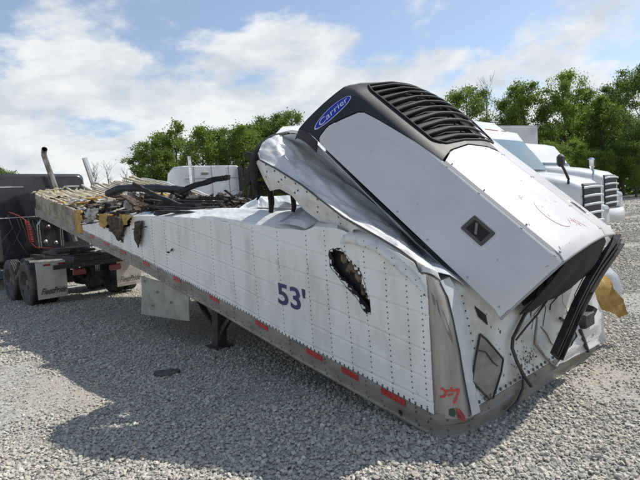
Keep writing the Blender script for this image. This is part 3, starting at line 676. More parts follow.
    r0 = [T(t, -.0, interp(t, TOP)) for t in (.9, 1.28, 1.7, 2.1, 2.6, 3.1, 3.9, 4.87, 5.9, 6.4)]
    r1p = [(338, 212, 4.35), (325, 206, 4.55), (296, 207, 4.8), (262, 207, 5.2), (240, 209, 5.55), (223, 208, 6.0), (190, 209, 6.7), (160, 211, 7.5), (140, 214, 8.4), (130, 215, 8.9)]
    r1 = [at(*p) for p in r1p]; G = [r0, [lerp(a, b, .5) + Vector((0, 0, .015)) for a, b in zip(r0, r1)], r1]
    G = refine(G, 12, 8); G = smooth_grid(G, 1); fold(G, Zv, 26, .018, 4, .08, .35); crumple(G, .006, 6, Zv, 4, edge=False); MB().grid(G, thick=.006, smooth=False).build('folded_roof_skin', [WHITE], trailer)
    sheet('folded_roof_skin', [[(338, 213, 4.3), (318, 208, 4.5), (290, 208, 4.8), (262, 207, 5.1), (238, 209, 5.4)], [(335, 200, 5.0), (312, 196, 5.2), (288, 195, 5.5), (262, 197, 5.8), (246, 203, 6.0)]], 6, 6, .04, 4, 8, ridged=True)
    sheet('folded_roof_skin', [[(306, 228, 4.05), (290, 224, 4.22), (278, 222, 4.36)], [(322, 219, 4.15), (305, 214, 4.38), (292, 213, 4.55)], [(338, 212, 4.2), (326, 205, 4.5), (308, 203, 4.7)]], 5, 5, .02, 9, 8, BLUEGREY)  # greyer colour of this sheet stands for shade in the fold's valley
    # hanging skirt panel
    m = MB(); P = [on_plane(x, y, A + wv * .02, wv) for x, y in ((141, 276), (141, 314), (189, 321), (189, 290))]
    G = refine([[P[0], P[3]], [P[1], P[2]]], 10, 10); crumple(G, .03, 1.6, wv, 3); m.grid(G, thick=.012)
    for a, b in ((.3, .4), (.7, .3), (.5, .7), (.15, .15)): m.lathe(G[int(a * 10)][int(b * 10)] - wv * .02, -wv, [(0, .022), (.002, .0001)], 8, 1)
    m.build('skirt_panel', [SKIRT, RIVET], trailer)
    # landing gear
    m_ = []
    for s_ in (.25, 2.3):
        m = MB(); t = 3.3; top = rail(t) + .05; g = T(t + .10, s_, 0); m.bar(T(t, s_, top), T(t + .10, s_, -.02), .13, .13, dv); m.bar(g + Zv * .01 - dv * .13, g + Zv * .01 + dv * .13, .24, .03)
        m.bar(T(t + .75, s_, rail(t + .75)), T(t + .1, s_, .16), .05, .05); m.bar(T(t - .4, s_, rail(t - .4) + .02), T(t + .08, s_, .14), .05, .05); m.build('landing_leg', [CHASSIS], trailer)
    MB().bar(T(3.35, .25, .35), T(3.35, 2.3, .35), .05, .05).build('landing_gear_brace', [CHASSIS], trailer)
    # lettering
    V, Fc = text_geo("53'", .022); xs = [v.x for v in V]; ys = [v.y for v in V]
    cx_, cy_ = (min(xs) + max(xs)) / 2, (min(ys) + max(ys)) / 2; sx = 1 / (max(xs) - min(xs)); sy = 1 / (max(ys) - min(ys))
    # corners of the painted number on the wall
    tl_ = on_wall(277.5, 281); bl = on_wall(277.5, 303); tr = on_wall(306, 289.5)
    m = MB(); Q = []
    for v in V:
        u = (v.x - min(xs)) * sx; w_ = (v.y - min(ys)) * sy
        t = tl_[0] + (tr[0] - tl_[0]) * u; h = bl[1] + (tr[1] - tl_[1]) * u + (tl_[1] - bl[1]) * w_; Q.append(T(t, -side_off(t, h) - .007, h))
    m.add(Q, Fc); m.build('length_lettering', [NAVY], trailer)
rear_and_inside()

# things on the lower front wall
def front_details():
    m = MB()
    hx = [(480, 334), (487, 340), (503, 359), (501, 372), (493, 398), (489, 399), (476, 386), (472, 381), (475, 360)]
    P = [on_front(x, y, .014) for x, y in hx]; c = sum(P, Vector()) / len(P)
    m.poly([lerp(p, c, .08) for p in P], FN, .006, 0)
    for a, b in zip(P, P[1:] + P[:1]): m.bar(a + FN * .002, b + FN * .002, .010, .012, FN, 1)
    m.tube([on_front(478, 350, .02), on_front(486, 352, .02), on_front(493, 362, .02), on_front(498, 366, .02)], .004, 6, 1)
    m.build('inspection_hatch', [DULLAL, CHASSIS], trailer)
    m = MB(); m.poly([on_front(x, y, .016) for x, y in ((475, 306), (486, 315), (488, 325), (479, 317))], FN, .004); m.build('vent_slot', [BLACK], trailer)
    m = MB(); pts = [(548, 292), (535, 300), (524, 316), (513, 338), (512, 348), (517, 362), (524, 376), (531, 386), (526, 388), (521, 400), (510, 410)]
    m.tube([on_front(x, y, .05) for x, y in pts[:8]], .014, 7); m.tube([on_front(x, y, .04) for x, y in ((517, 362), (523, 376), (523, 388), (517, 402), (508, 411))], .010, 6)
    m.tube([on_front(x, y, .05) for x, y in ((552, 292), (546, 302), (537, 315), (528, 325), (516, 340))], .008, 6)
    m.build('black_drain_hose', [RUBBER], trailer)
    m = MB(); rr = random.Random(8)
    for k in range(9):
        x0, y0 = rr.uniform(535, 590), rr.uniform(268, 300); x1, y1 = x0 + rr.uniform(-20, 12), y0 + rr.uniform(12, 38)
        m.tube([on_front(x0, y0, .10), on_front((x0 + x1) / 2 + rr.uniform(-6, 6), (y0 + y1) / 2, .06), on_front(x1, y1, .02)], rr.uniform(.002, .006), 5)
    m.build('loose_wires', [RUBBER], trailer)['kind'] = 'stuff'
    m = MB(); m.tube([on_front(x, y, .025) for x, y in ((537, 317), (536, 330), (535, 343), (545, 357), (557, 368))], .010, 6)
    m.tube([on_front(x, y, .025) for x, y in ((541, 327), (547, 334), (551, 343), (556, 347))], .006, 6)
    m.build('grey_conduit', [DULLAL], trailer)
    m = MB(); G = refine([[on_front(x0, y0, .028), on_front(x1, y1, .016)] for (x0, y0), (x1, y1) in (((472, 416), (480, 412)), ((466, 385), (474, 383)), ((460, 350), (468, 348)), ((454, 320), (464, 316)), ((448, 297), (457, 292)), ((440, 281), (449, 277)))], 3, 3); crumple(G, .003, 7, FN, 2)
    m.grid(G, thick=.004); m.build('corner_flange', [BLUEGREY], trailer)
    m = MB(); rr = random.Random(7)
    for k in range(230):                                                     # black scuffs: flaked coating lying on the skin
        if k < 120: x, y = rr.gauss(528, 7), rr.gauss(352, 14)
        else: x, y = rr.uniform(480, 600), rr.uniform(300, 400)
        if y > 417 - (x - 473) * .62: continue
        p = on_front(x, y, .012); r_ = rr.uniform(.003, .013) ; e2 = FN.cross(wv).normalized(); st = rr.uniform(.4, 1); tw = rr.uniform(-.8, .8); m.poly([p + (wv * (math.cos(a) * st + tw * math.sin(a) * .5) + e2 * math.sin(a)) * r_ * rr.uniform(.4, 1.2) for a in np.linspace(0, 5.4, 7)], FN, .002)
    m.build('peeled_coating', [RUBBER], trailer)['kind'] = 'stuff'
    for x, y, l_ in ((548, 318, .05), (556, 334, .06), (590, 322, .06), (560, 352, .05)):
        p = on_front(x, y, .014); m = MB(); m.bar(p - wv * .01 - Zv * .012, p + wv * (l_ + .01) - Zv * .012, .045, .001, FN)
        for k in range(3): m.bar(p - Zv * .012 * k + FN * .002, p - Zv * .012 * k + wv * l_ + FN * .002, .004, .001, FN, 2 if y == 322 else 1)
        m.build('warning_sticker', [TAPEW, CHASSIS, RED], trailer)
    # rivets up the near edge of the wall
    m = MB()
    for k in range(16):
        x, y = lerp(462, 489, k / 15), lerp(296, 408, k / 15); m.lathe(on_front(x, y, .006), FN, [(0, .008), (.004, .005), (.005, .0001)], 7)
    m.build('rivets', [RIVET], trailer)['kind'] = 'stuff'
    # black box and clutter on the far part
    m = MB(); p = on_front(585, 320, .05); m.box(p, (.22, .1, .13), Matrix((wv, -FN, Zv)).transposed(), 0, .01); m.box(p + wv * .16 + Zv * .06, (.12, .06, .08), Euler((.3, .4, .8)).to_matrix())
    m.bar(on_front(580, 330, .05), on_front(588, 352, .03), .03, .02); m.bar(on_front(560, 318, .06), on_front(572, 327, .03), .02, .02)
    m.build('control_box', [RUBBER], trailer)
    m = MB(); G = refine([[on_front(560, 300, .02), on_front(592, 290, .02)], [on_front(578, 336, .035), on_front(604, 318, .035)], [on_front(556, 366, .02), on_front(606, 340, .01)]], 6, 6); crumple(G, .025, 9, FN, 5)
    m.grid(G, thick=-.004); m.build('bent_scuff_plate', [STRIPW], trailer)
    # far corner: torn skin with foam
    m = MB(); G = refine([[at(588, 277, 4.95), at(598, 272, 5.05)], [at(593, 295, 4.95), at(610, 288, 5.0)], [at(602, 309, 4.9), at(622, 300, 4.98)], [at(616, 314, 4.95), at(624, 315, 4.95)]], 5, 6); crumple(G, .05, 6, -dv, 5)
    m.grid(G, thick=-.06, mi=0); m.build('torn_foam_flap', [FOAM], trailer)
    m = MB(); G = refine([[at(598, 266, 5.1), at(606, 262, 5.15)], [at(604, 276, 5.05), at(618, 274, 5.1)], [at(613, 290, 5.02), at(621, 290, 5.05)], [at(624, 302, 5.0), at(627, 307, 5.0)], [at(624, 315, 4.96), at(626, 317, 4.96)]], 5, 4); crumple(G, .02, 6, -dv, 8)
    m.grid(G, thick=.01); m.build('torn_outer_skin', [BLUEGREY], trailer)
    # far corner post
    m = MB(); G = []
    for k in range(9):
        a = k / 8 * math.pi / 2; G.append([T(-.06 + .2 - .2 * math.cos(a), 2.50 + .15 * math.sin(a), .17), T(-.05 + .2 - .2 * math.cos(a), 2.50 + .14 * math.sin(a), .6), T(0 + .2 - .2 * math.cos(a), 2.50 + .1 * math.sin(a), 1.0)])
    G = refine(G, 1, 5); crumple(G, .03, 5, dv, 8); m.grid(G, thick=.005); m.build('far_corner_post', [WHITE_DIRTY], trailer)
front_details()

# ------------------------------------------------------------------ refrigeration unit (bolted to the nose: a part)
OS = [(0, .326), (.06, .395), (.2, .52), (.40, .690), (.46, .712), (.6, .722), (.9, .705), (1.2, .650), (1.35, .612), (1.6, .525), (1.9, .42), (2.0, .38), (2.05, .31)]
UL, UWD = 2.31, 2.05
def osurf(s_, q_, extra=0.0):
    o = interp(s_, OS)
    if q_ > UL - .16: k = (q_ - (UL - .16)) / .16; o -= .04 * k * k
    if s_ > .45 and q_ > UL - .6: k = (q_ - (UL - .6)) / .6; o -= .02 * min(1, (s_ - .45) / .9) * k * k
    if s_ > .5 and q_ > 1.22:
        g = min(1, (q_ - 1.22) / .5); g = g * g * (3 - 2 * g); e_ = .15 + .85 * math.sin(min(1, max(0, UL - q_) / .5) * math.pi / 2); o += .08 * math.sin(math.pi * min(1, (s_ - .5) / 1.4)) * g * e_
    if q_ > 1.9 and s_ < .45: o += .03 * math.sin(math.pi * max(0, s_) / .45) * min(1, (q_ - 1.9) / .25)
    if q_ < .04: o -= .02 * (1 - q_ / .04)
    return UB + UW * s_ + UQ * q_ + UO * (o + extra)
def sgrid(s_fn, q0, q1, ns, nq, extra=0.0):
    G = []
    for j in range(nq + 1):
        q_ = lerp(q0, q1, j / nq); a, b = s_fn(q_); G.append([osurf(lerp(a, b, i / ns), q_, extra) for i in range(ns + 1)])
    return G
def unit():
    shell = MB()
    # core carcass: dark, closed
    sc_ = [.40] + [.5 + .05 * k_ for k_ in range(30)]; qq = np.linspace(.05, UL - .03, 30)
    shell.grid([[osurf(s_, q_, -.075) for s_ in sc_] for q_ in qq], smooth=False)
    for q_ in (qq[0], qq[-1]): shell.grid([[osurf(s_, q_, -.075) for s_ in sc_], [UB + UW * s_ + UQ * q_ for s_ in sc_]], smooth=False)
    for s_ in (sc_[0], sc_[-1]): shell.grid([[osurf(s_, q_, -.075) for q_ in qq], [UB + UW * s_ + UQ * q_ for q_ in qq]], smooth=False)
    body = shell.build('refrigeration_unit', [BLACK], trailer)
    # near door with clipped upper corner
    def door(name, s0, s1, q0, qtop, mt, th=.022, n=14):
        G = []
        for i in range(n + 1):
            s_ = lerp(s0, s1, i / n); qt = qtop(s_); G.append([osurf(s_, lerp(q0, qt, j / 26)) for j in range(27)])
        ob = MB().grid(G, thick=.022).build(name, [mt], body); return ob
    def qt(s_):
        return interp(s_, [(0, 2.03), (.02, 2.08), (.10, 2.09), (.30, 1.995), (.335, 1.95), (.36, 1.78), (.40, 1.42), (.428, 1.14)])
    d1 = door('door_panel', .0, .428, .0, qt, SHROUD, n=30)
    d2 = door('centre_panel', .447, 1.335, .0, lambda s_: interp(s_, [(.44, 1.13), (.6, 1.20), (.9, 1.225), (1.2, 1.185), (1.34, 1.12)]), SHROUD)
    d3 = door('door_panel', 1.355, 2.05, .0, lambda s_: interp(s_, [(1.35, 1.12), (1.45, 1.45), (1.6, 1.95), (1.75, 2.05), (2.05, 2.05)]), SHROUD)
    m = MB()                                                                  # grey seam channels
    for s0, s1, qe in ((.424, .452, 1.13), (1.33, 1.36, 1.12)):
        m.grid(sgrid(lambda q_: (s0, s1), .005, qe, 2, 12, -.010), smooth=False, thick=.01)
    m.build('seam_channel', [SHROUD_EDGE], body)
    m = MB(); m.tube([osurf(s_, .0, -.012) for s_ in np.linspace(0, 2.05, 40)], .012, 6); m.build('lower_trim', [SHROUD_EDGE], body)
    # cowl: everything above the doors, around the grille
    def lowq(s_):
        if s_ <= .428: return qt(s_) + .012
        if s_ <= 1.345: return interp(s_, [(.428, 1.15), (.6, 1.215), (.9, 1.24), (1.2, 1.20), (1.345, 1.14)])
        return interp(s_, [(1.35, 1.135), (1.45, 1.465), (1.6, 1.965), (1.75, 2.065), (2.05, 2.065)])
    G = []; ss = sorted(set(list(np.linspace(0, .428, 26)) + list(np.linspace(.43, 2.05, 50)) + [.525, 1.66]))
    nq = 60
    for s_ in ss: G.append([osurf(s_, lerp(lowq(s_), UL, j / nq), .004) for j in range(nq + 1)])
    def gr_bounds(q_):
        """louver field limits at height q"""
        if q_ < 1.29 or q_ > 2.215: return None
        l_ = .535 + (.10 * (1 - (q_ - 1.29) / .1) ** 2 if q_ < 1.39 else 0); r_ = 1.63 - (.10 * (1 - (q_ - 1.29) / .1) ** 2 if q_ < 1.39 else 0)
        if q_ > 2.1: k = (q_ - 2.1) / .115; l_ += -.09 * (1 - k) * 0 + .05 * k * k; 
        return l_, r_
    def keep(i, j):
        c = (G[i][j] + G[i + 1][j + 1]) / 2 - UB; s_, q_ = c.dot(UW), c.dot(UQ); g = gr_bounds(q_)
        return g is None or not (g[0] < s_ < g[1])
    cw = MB(); cw.grid(G, thick=.02, keep=keep)
    # top skirt back to the wall and end skirts
    cw.grid([[osurf(s_, UL, .004) for s_ in ss], [osurf(s_, UL, -.12) + UQ * .012 for s_ in ss]], smooth=True, thick=.01)
    cw.grid([[osurf(0, q_, .004) + UW * -.003 for q_ in np.linspace(2.06, UL, 6)], [osurf(0, q_, -.09) - UW * .003 for q_ in np.linspace(2.03, UL, 6)]], smooth=False, thick=.01)
    cw.build('cowl', [COWL], body)
    m = MB()
    def outline(side, n=40):
        return [osurf(gr_bounds(q_)[side], q_, .008) for q_ in np.linspace(1.295, 2.21, n)]
    lo_ = [osurf(s_, 1.29, .008) for s_ in np.linspace(.64, 1.53, 20)]; hi_ = [osurf(s_, 2.213, .008) for s_ in np.linspace(.585, 1.63, 20)]
    m.tube(list(reversed(outline(0))) + lo_ + outline(1), .010, 6); m.tube(hi_, .010, 6); m.build('grille_surround', [BLACK], body)
    # louvers: bowed blades across the field
    nb = 10
    for k in range(nb):
        q0 = 1.335 + k * .091; G = []
        n = 26
        for i in range(n + 1):
            u = i / n; g = gr_bounds(min(2.2, q0)) or (.6, 1.6); s_ = lerp(g[0] + .012, g[1] - .012, u)
            bow = math.sin(math.pi * u) ** .6; wdt = .088 - .026 * bow; q_ = q0 + (.088 - wdt) * .45
            G.append([osurf(s_, min(UL, q_ + wdt), -.030), osurf(s_, min(UL, q_ + wdt * .6), -.006), osurf(s_, q_ + .012, .010), osurf(s_, q_, .004), osurf(s_, q_ + .006, -.014)])
        MB().grid(G, thick=0).build('louver', [COWL2], body)
    m = MB()
    for s_ in (1.22,): m.tube([osurf(s_, q_, -.045) for q_ in np.linspace(1.32, 2.2, 12)], .012, 5)
    m.build('louver_brace', [COWL], body)
    # latches
    for (s_, q_, w_, l_) in ((.235, .545, .105, .205), (1.60, .33, .05, .15)):
        def P(a, b, e): return osurf(s_ + a, q_ + b, e)
        mm = MB(); rg_ = [osurf(s_ + a * w_ * .78, q_ + b * l_ * .72, e) for e, kk in ((.001, 1), (.007, .86), (.002, .72)) for a, b in ((-kk, -kk * .8), (-kk * .6, -kk), (kk * .6, -kk), (kk, -kk * .8), (kk, kk * .8), (kk * .6, kk), (-kk * .6, kk), (-kk, kk * .8))]
        mm.add(rg_, [(r_ * 8 + i, r_ * 8 + (i + 1) % 8, (r_ + 1) * 8 + (i + 1) % 8, (r_ + 1) * 8 + i) for r_ in (0, 1) for i in range(8)]); mm.build('latch_surround', [SHROUD], body)
        m = MB()
        def ring(k, e): return [P(-w_ / 2 * k, -l_ / 2 * k, e), P(w_ / 2 * k, -l_ / 2 * k, e), P(w_ / 2 * k, l_ / 2 * k, e), P(-w_ / 2 * k, l_ / 2 * k, e)]
        r0, r1, r2, r3 = ring(1.0, .002), ring(.96, .010), ring(.74, .010), ring(.70, .0035)
        for a, b in ((r0, r1), (r1, r2), (r2, r3)): m.add(a + b, [(i, (i + 1) % 4, (i + 1) % 4 + 4, i + 4) for i in range(4)], 0)
        m.add(r3, [(0, 1, 2, 3)], 1); h0, h1 = P(-w_ * .28, -l_ * .05, .012), P(w_ * .22, l_ * .22, .012); m.bar(h0, h1, .018, .008, UO, 2)
        m.build('door_latch', [mat('latch_bezel', (.075, .065, .055), .5), BLACK, mat('latch_handle', (.16, .14, .12), .45)], body)
    # pressed recess lines on the doors
    m = MB(); m.tube([osurf(s_, q_, -.003) for s_, q_ in ((.17, 1.62), (.26, 1.66), (.30, 1.60), (.31, 1.45), (.315, 1.2))], .008, 6); m.build('pressed_crease', [SHROUD], body)
    # screws along the seams
    m = MB()
    for s_ in (.02, .41, .465, 1.315, 1.375):
        for q_ in (.06, .35, .75, 1.08): m.lathe(osurf(s_, q_, .001), UO, [(0, .009), (.003, .007), (.004, .0001)], 8)
    m.build('seam_screws', [SHROUD_EDGE], body)['kind'] = 'stuff'
    m = MB(); rr = random.Random(12)
    for k in range(26):
        s_, q_ = rr.uniform(.05, 1.2), rr.uniform(.04, 1.1); a = rr.uniform(-.5, .5) + (.8 if k % 2 else 0); L = rr.uniform(.006, .028)
        if .41 < s_ < .46 or .3 < q_ < .8 and s_ < .4: continue
        m.bar(osurf(s_, q_, .0012), osurf(s_ + L * math.cos(a), q_ + L * math.sin(a), .0012), rr.uniform(.002, .005), .001, UO)
    m.build('scuff_marks', [mat('grey_scuff', (.30, .28, .27), .7)], body)['kind'] = 'stuff'
    # maker's badge
    V, Fc = text_geo('Carrier', .004, .35, 1.02); m = MB(); c_s, c_q = .185, 2.168; a_, b_ = .155, .052
    osf = lambda u, v, e: osurf(c_s + u, min(UL, c_q + v), .004 + e)
    def disc(ka, kb, e, mi):
        n = 40; nr = 4; VV = [osf(0, 0, e)]; FF = []
        for r_ in range(1, nr + 1):
            for k in range(n):
                t = 2 * math.pi * k / n; VV.append(osf(ka * r_ / nr * math.cos(t), kb * r_ / nr * math.sin(t), e))
        for k in range(n): FF.append((0, 1 + k, 1 + (k + 1) % n))
        for r_ in range(nr - 1):
            for k in range(n): FF.append((1 + r_ * n + k, 1 + (r_ + 1) * n + k, 1 + (r_ + 1) * n + (k + 1) % n, 1 + r_ * n + (k + 1) % n))
        m.add(VV, FF, mi)
    disc(a_, b_, .003, 1); disc(a_ * .95, b_ * .88, .005, 0)
    xs = [v.x for v in V]; ys = [v.y for v in V]; sc_ = .245 / (max(xs) - min(xs))
    m.add([osf((v.x - (min(xs) + max(xs)) / 2) * sc_, (v.y - (min(ys) + max(ys)) / 2) * sc_ * .95, .008) for v in V], Fc, 1)
    m.build('badge', [BLUE, BADGEW], body)
    # faint red marker
    m = MB(); pts = [osurf(.86 + .14 * math.cos(a) * .9, .34 + .16 * math.sin(a), .002) for a in np.linspace(2.0, 5.6, 24)]
    for a, b in zip(pts, pts[1:]): m.bar(a, b, .005, .0015, UO)
    for (s0, q0, s1, q1) in ((.70, .54, .73, .59), (.69, .57, .75, .56), (.98, .22, 1.05, .16), (.97, .16, 1.06, .20), (1.01, .24, 1.03, .14), (1.05, .22, 1.10, .12)): m.bar(osurf(s0, q0, .002), osurf(s1, q1, .002), .005, .0015, UO)
    m.build('red_marker_scrawl', [REDFAINT], body)
    # mess of frame and pipes hanging below the shroud
    m = MB(); rr = random.Random(3)
    for k in range(16):
        s_ = rr.uniform(.3, 1.9); o = interp(s_, OS) - .16 - rr.random() * .25; a = UB + UW * s_ + UQ * rr.uniform(.03, .10) + UO * max(.03, o)
        m.box(a, (rr.uniform(.05, .16), rr.uniform(.04, .08), rr.uniform(.03, .07)), Euler((rr.random(), rr.random(), rr.random())).to_matrix())
    m.build('lower_frame', [RUBBER], body)['kind'] = 'stuff'
    m = MB(); G = []
    for i in range(25):
        s_ = lerp(.55, 1.80, i / 24); o = interp(s_, OS); dp = .03 + .05 * math.sin((s_ - .66) / 1.27 * math.pi) + .03 * noise.noise(Vector((s_ * 5, 0, 0)))
        G.append([UB + UW * s_ + UQ * q_ + UO * oo for q_, oo in ((.06, o - .08), (.0, o - .12), (-dp, o - .26), (-dp * 1.3, .16), (-dp, .03))])
    crumple(G, .004, 14, UO, 4); m.grid(G, thick=.01, smooth=True); m.build('underside_void_fill', [BLACK], body)  # black mass added to darken the void under the shroud, no real housing
    m = MB(); m.bar(UB + UW * .7 + UO * .02 + UQ * .06, UB + UW * 2.0 + UO * .02 + UQ * .06, .05, .08); m.bar(UB + UW * .5 + UO * .45 + UQ * .05, UB + UW * 1.9 + UO * .30 + UQ * .05, .04, .04); m.build('mounting_frame', [CHASSIS], body)
    # long bent black channel hanging from the far corner
    ch = [at(617.5, 240, 4.52), at(611, 250, 4.42), at(598, 268, 4.25), at(586, 288, 4.10), at(575, 310, 4.0), at(565, 333, 3.93), at(555, 356, 3.86)]
    m = MB()
    for a, b in zip(ch, ch[1:]):
        d_ = (b - a) * .02; m.bar(a - d_, b + d_, .115, .03, FN); side = (b - a).cross(FN).normalized() * .05
        m.bar(a + side + FN * .02 - d_, b + side + FN * .02 + d_, .014, .05, FN); m.bar(a - side + FN * .02 - d_, b - side + FN * .02 + d_, .014, .05, FN); m.bar(a + FN * .02, b + FN * .02 + d_, .012, .03, FN)
    for k in range(14):
        u = rr.random() * 5.9; i = int(u); p = lerp(ch[i], ch[i + 1], u - i); m.bar(p, p - wv * rr.uniform(.06, .1) - Zv * rr.uniform(-.02, .06), .03, .02)
    m.build('bent_channel', [RUBBER], body)
    # thin flashing between the unit and the corner skin
    m = MB(); fl = [(340, 186), (352, 196), (371, 211), (388, 224), (400, 233), (412, 243), (424, 254), (433, 263)]
    G = []
    for k, (x, y) in enumerate(fl):
        a = on_unit_back(x, y, .03) if k < 8 else on_front(x, y, .05); b = on_unit_back(x + 8, y - 2, .12) if k < 8 else on_front(x + 9, y + 1, .07); G.append([a, lerp(a, b, .5) + UO * .02, b])
    G = refine(G, 3, 3); crumple(G, .015, 12, UO, 4); m.grid(G, thick=.006); m.build('torn_flashing', [BLUEGREY], body)
unit()

# ------------------------------------------------------------------ burnt beams on the trailer floor
def beam(name, label, cat, pts, w_, h_, mt, group=None, tube=False, jit=.0):
    m = MB(); P0 = [at(*p) for p in pts]; rr = random.Random(len(name) + int(pts[0][0])); P = []
    for a, b in zip(P0, P0[1:]): P += [lerp(a, b, k / 4) + Vector((rr.gauss(0, .006), rr.gauss(0, .006), rr.gauss(0, .006))) for k in range(4)]
    P.append(P0[-1])
    if tube: m.tube(P, [w_ * rr.uniform(.85, 1.05) for _ in P], 10)
    else:
        for a, b in zip(P, P[1:]): m.bar(a - (b - a) * .03, b + (b - a) * .03, w_, h_)
    o = m.build(name, [mt]); tag(o, label, cat, group); return o
beam('charred_beam', 'long bent black pipe lying flat along the top of the burnt heap', 'pipe', [(108, 194, 8.4), (118, 189, 8.3), (135, 187.5, 8.2), (155, 188, 8.1), (172, 189, 8.0), (185, 190.5, 7.9)], .068, 0, mat('scorched_pipe', (.02, .023, .028), .45), tube=True)
beam('charred_beam', 'black square arm rising to the right from the burnt heap, ending beside the white cab', 'beam', [(180, 192, 7.9), (192, 187, 7.8), (208, 181.5, 7.7), (222, 178, 7.6), (229, 177.5, 7.55)], .07, .075, CHAR)
beam('charred_beam', 'thin charred bar slanting down to the right across the middle of the heap', 'beam', [(133, 184, 7.2), (148, 192, 7.1), (165, 200, 7.0), (190, 208, 6.8), (206, 215, 6.6)], .045, .06, CHAR)
beam('rusty_strip', 'curled rusty brown strip at the left end of the burnt heap', 'metal strip', [(115, 196, 7.6), (125, 196, 7.5), (133, 201, 7.4), (139, 210, 7.3), (144, 216, 7.3)], .15, .03, RUST)
beam('rusty_strip', 'short rusty brown strip leaning up in a vee behind the torn wall', 'metal strip', [(143, 217, 7.3), (150, 210, 7.2), (158, 203, 7.2), (170, 203, 7.1)], .12, .03, RUST)
def slats():
    rr = random.Random(11)
    for k in range(9):
        x0 = rr.uniform(146, 185); x1 = x0 + rr.uniform(45, 75); x1 = min(x1, 244); y = 199 + k * 1.7; Y = 7.4 - k * .17
        P = [at(x0, y + rr.uniform(-3, 3), Y + .2), at((x0 + x1) / 2, y + rr.uniform(-1, 2), Y), at(x1, y + rr.uniform(-2, 2), Y - .3)]; m = MB()
        for a, b in zip(P, P[1:]): m.bar(a - (b - a) * .02, b + (b - a) * .02, .10, .03)
        tag(m.build('burnt_slat', [CHAR]), 'flat black slat lying near level among the stacked strips right of the heap', 'slat', 'black slats stacked on the trailer floor')
slats()
def heap():
    m = MB(); rr = random.Random(5)
    for k in range(900):
        t = rr.uniform(3.3, 7.9); s_ = rr.uniform(.15, 2.4); k_ = min(1, (t - 3.2) / 1.6); h = rail(t) + .32 + rr.random() * (.10 + .50 * k_ * math.exp(-((t - 5.6) / 2.2) ** 2))
        a = T(t, s_, h); ang = rr.uniform(0, 3.14); e_ = (dv * math.cos(ang) + wv * math.sin(ang) + Zv * rr.gauss(0, .22)).normalized(); L = rr.uniform(.12, .75)
        m.bar(a - e_ * L / 2, a + e_ * L / 2, rr.uniform(.012, .07) , rr.uniform(.004, .025), (rr.gauss(0, .5), rr.gauss(0, .5), 1), mi=rr.choice((0, 0, 0, 0, 0, 1, 1, 2)), jag=.04)
    for k in range(330):
        t = rr.uniform(5.9, 9.8); s_ = rr.uniform(.03, 2.2); V, Fc = ico(T(t, s_, rail(t) + .38 + .13 * s_ * min(1, max(0, (t - 5.5) / 2.5)) + rr.random() * .12), rr.uniform(.025, .10), k, 2, (1.4, 1, .55), .55); m.add(V, Fc, rr.choice((3, 2, 2, 4, 4)))
    for k in range(60):                                                      # crinkled flakes
        t = rr.uniform(4.5, 8.4); s_ = rr.uniform(.1, 2.2); c = T(t, s_, rail(t) + .5 + rr.random() * .3); e1 = Vector((rr.gauss(0, 1), rr.gauss(0, 1), rr.gauss(0, .5))).normalized(); e2 = e1.orthogonal().normalized()
        G = refine([[c, c + e1 * .2], [c + e2 * .16, c + e1 * .18 + e2 * .2]], 5, 5); crumple(G, .09, 11, e1.cross(e2), k); m.grid(G, thick=.006, mi=rr.choice((0, 1, 1, 0, 2)))
    o = m.build('burnt_debris', [CHAR, RUST, ASH, FOAMP, FOAM]); tag(o, 'heap of charred scrap, ash and foam lumps on the trailer floor', 'debris', kind='stuff')
heap()
def tatters():
    for k, (pts, mt) in enumerate(((((99, 214), (109, 214), (106, 226), (103, 229), (99, 222)), FOAM), (((108, 216), (126, 219), (123, 232), (119, 241), (114, 233), (109, 230)), RUST), (((134, 222), (141, 221), (141, 236), (138, 248), (135, 240)), RUST), (((120, 214), (132, 216), (129, 224), (122, 226)), FOAM), (((84, 209), (99, 208), (98, 217), (92, 221), (86, 216)), ASH))):
        m = MB(); P = [on_plane(x, y, A - wv * .05, wv) for x, y in pts]; c = sum(P, Vector()) / len(P); n = len(P); G = []
        for i in range(7):
            G.append([lerp(c, lerp(P[j % n], P[(j + 1) % n], f), i / 6) for j in range(n) for f in (0, .25, .5, .75)]); G[-1].append(G[-1][0])
        crumple(G, .05, 9, wv, k * 3); crumple(G, .015, 25, Vector((.5, .5, .7)), k); m.grid(G, thick=.012); m.build('hanging_tatter', [mt], trailer)
tatters()
def small_bits():
    p = ground_at(167, 374); m = MB(); n = 22; ring = []
    for k in range(n):
        a = 2 * math.pi * k / n; r_ = 1 + .25 * noise.noise(Vector((math.cos(a) * 1.5, math.sin(a) * 1.5, 3))); ring.append(p + Vector((.14 * r_ * math.cos(a), .09 * r_ * math.sin(a), .026)))
    m.poly(ring, Zv, .02); tag(m.build('stain_disc', [mat('dusty_stain', (.045, .042, .038), .9, c2=(.12, .11, .10), scale=12)]), 'flat dark oval stain on the shaded gravel', 'stain')  # thin raised disc added in place of a dark stain on the gravel
small_bits()

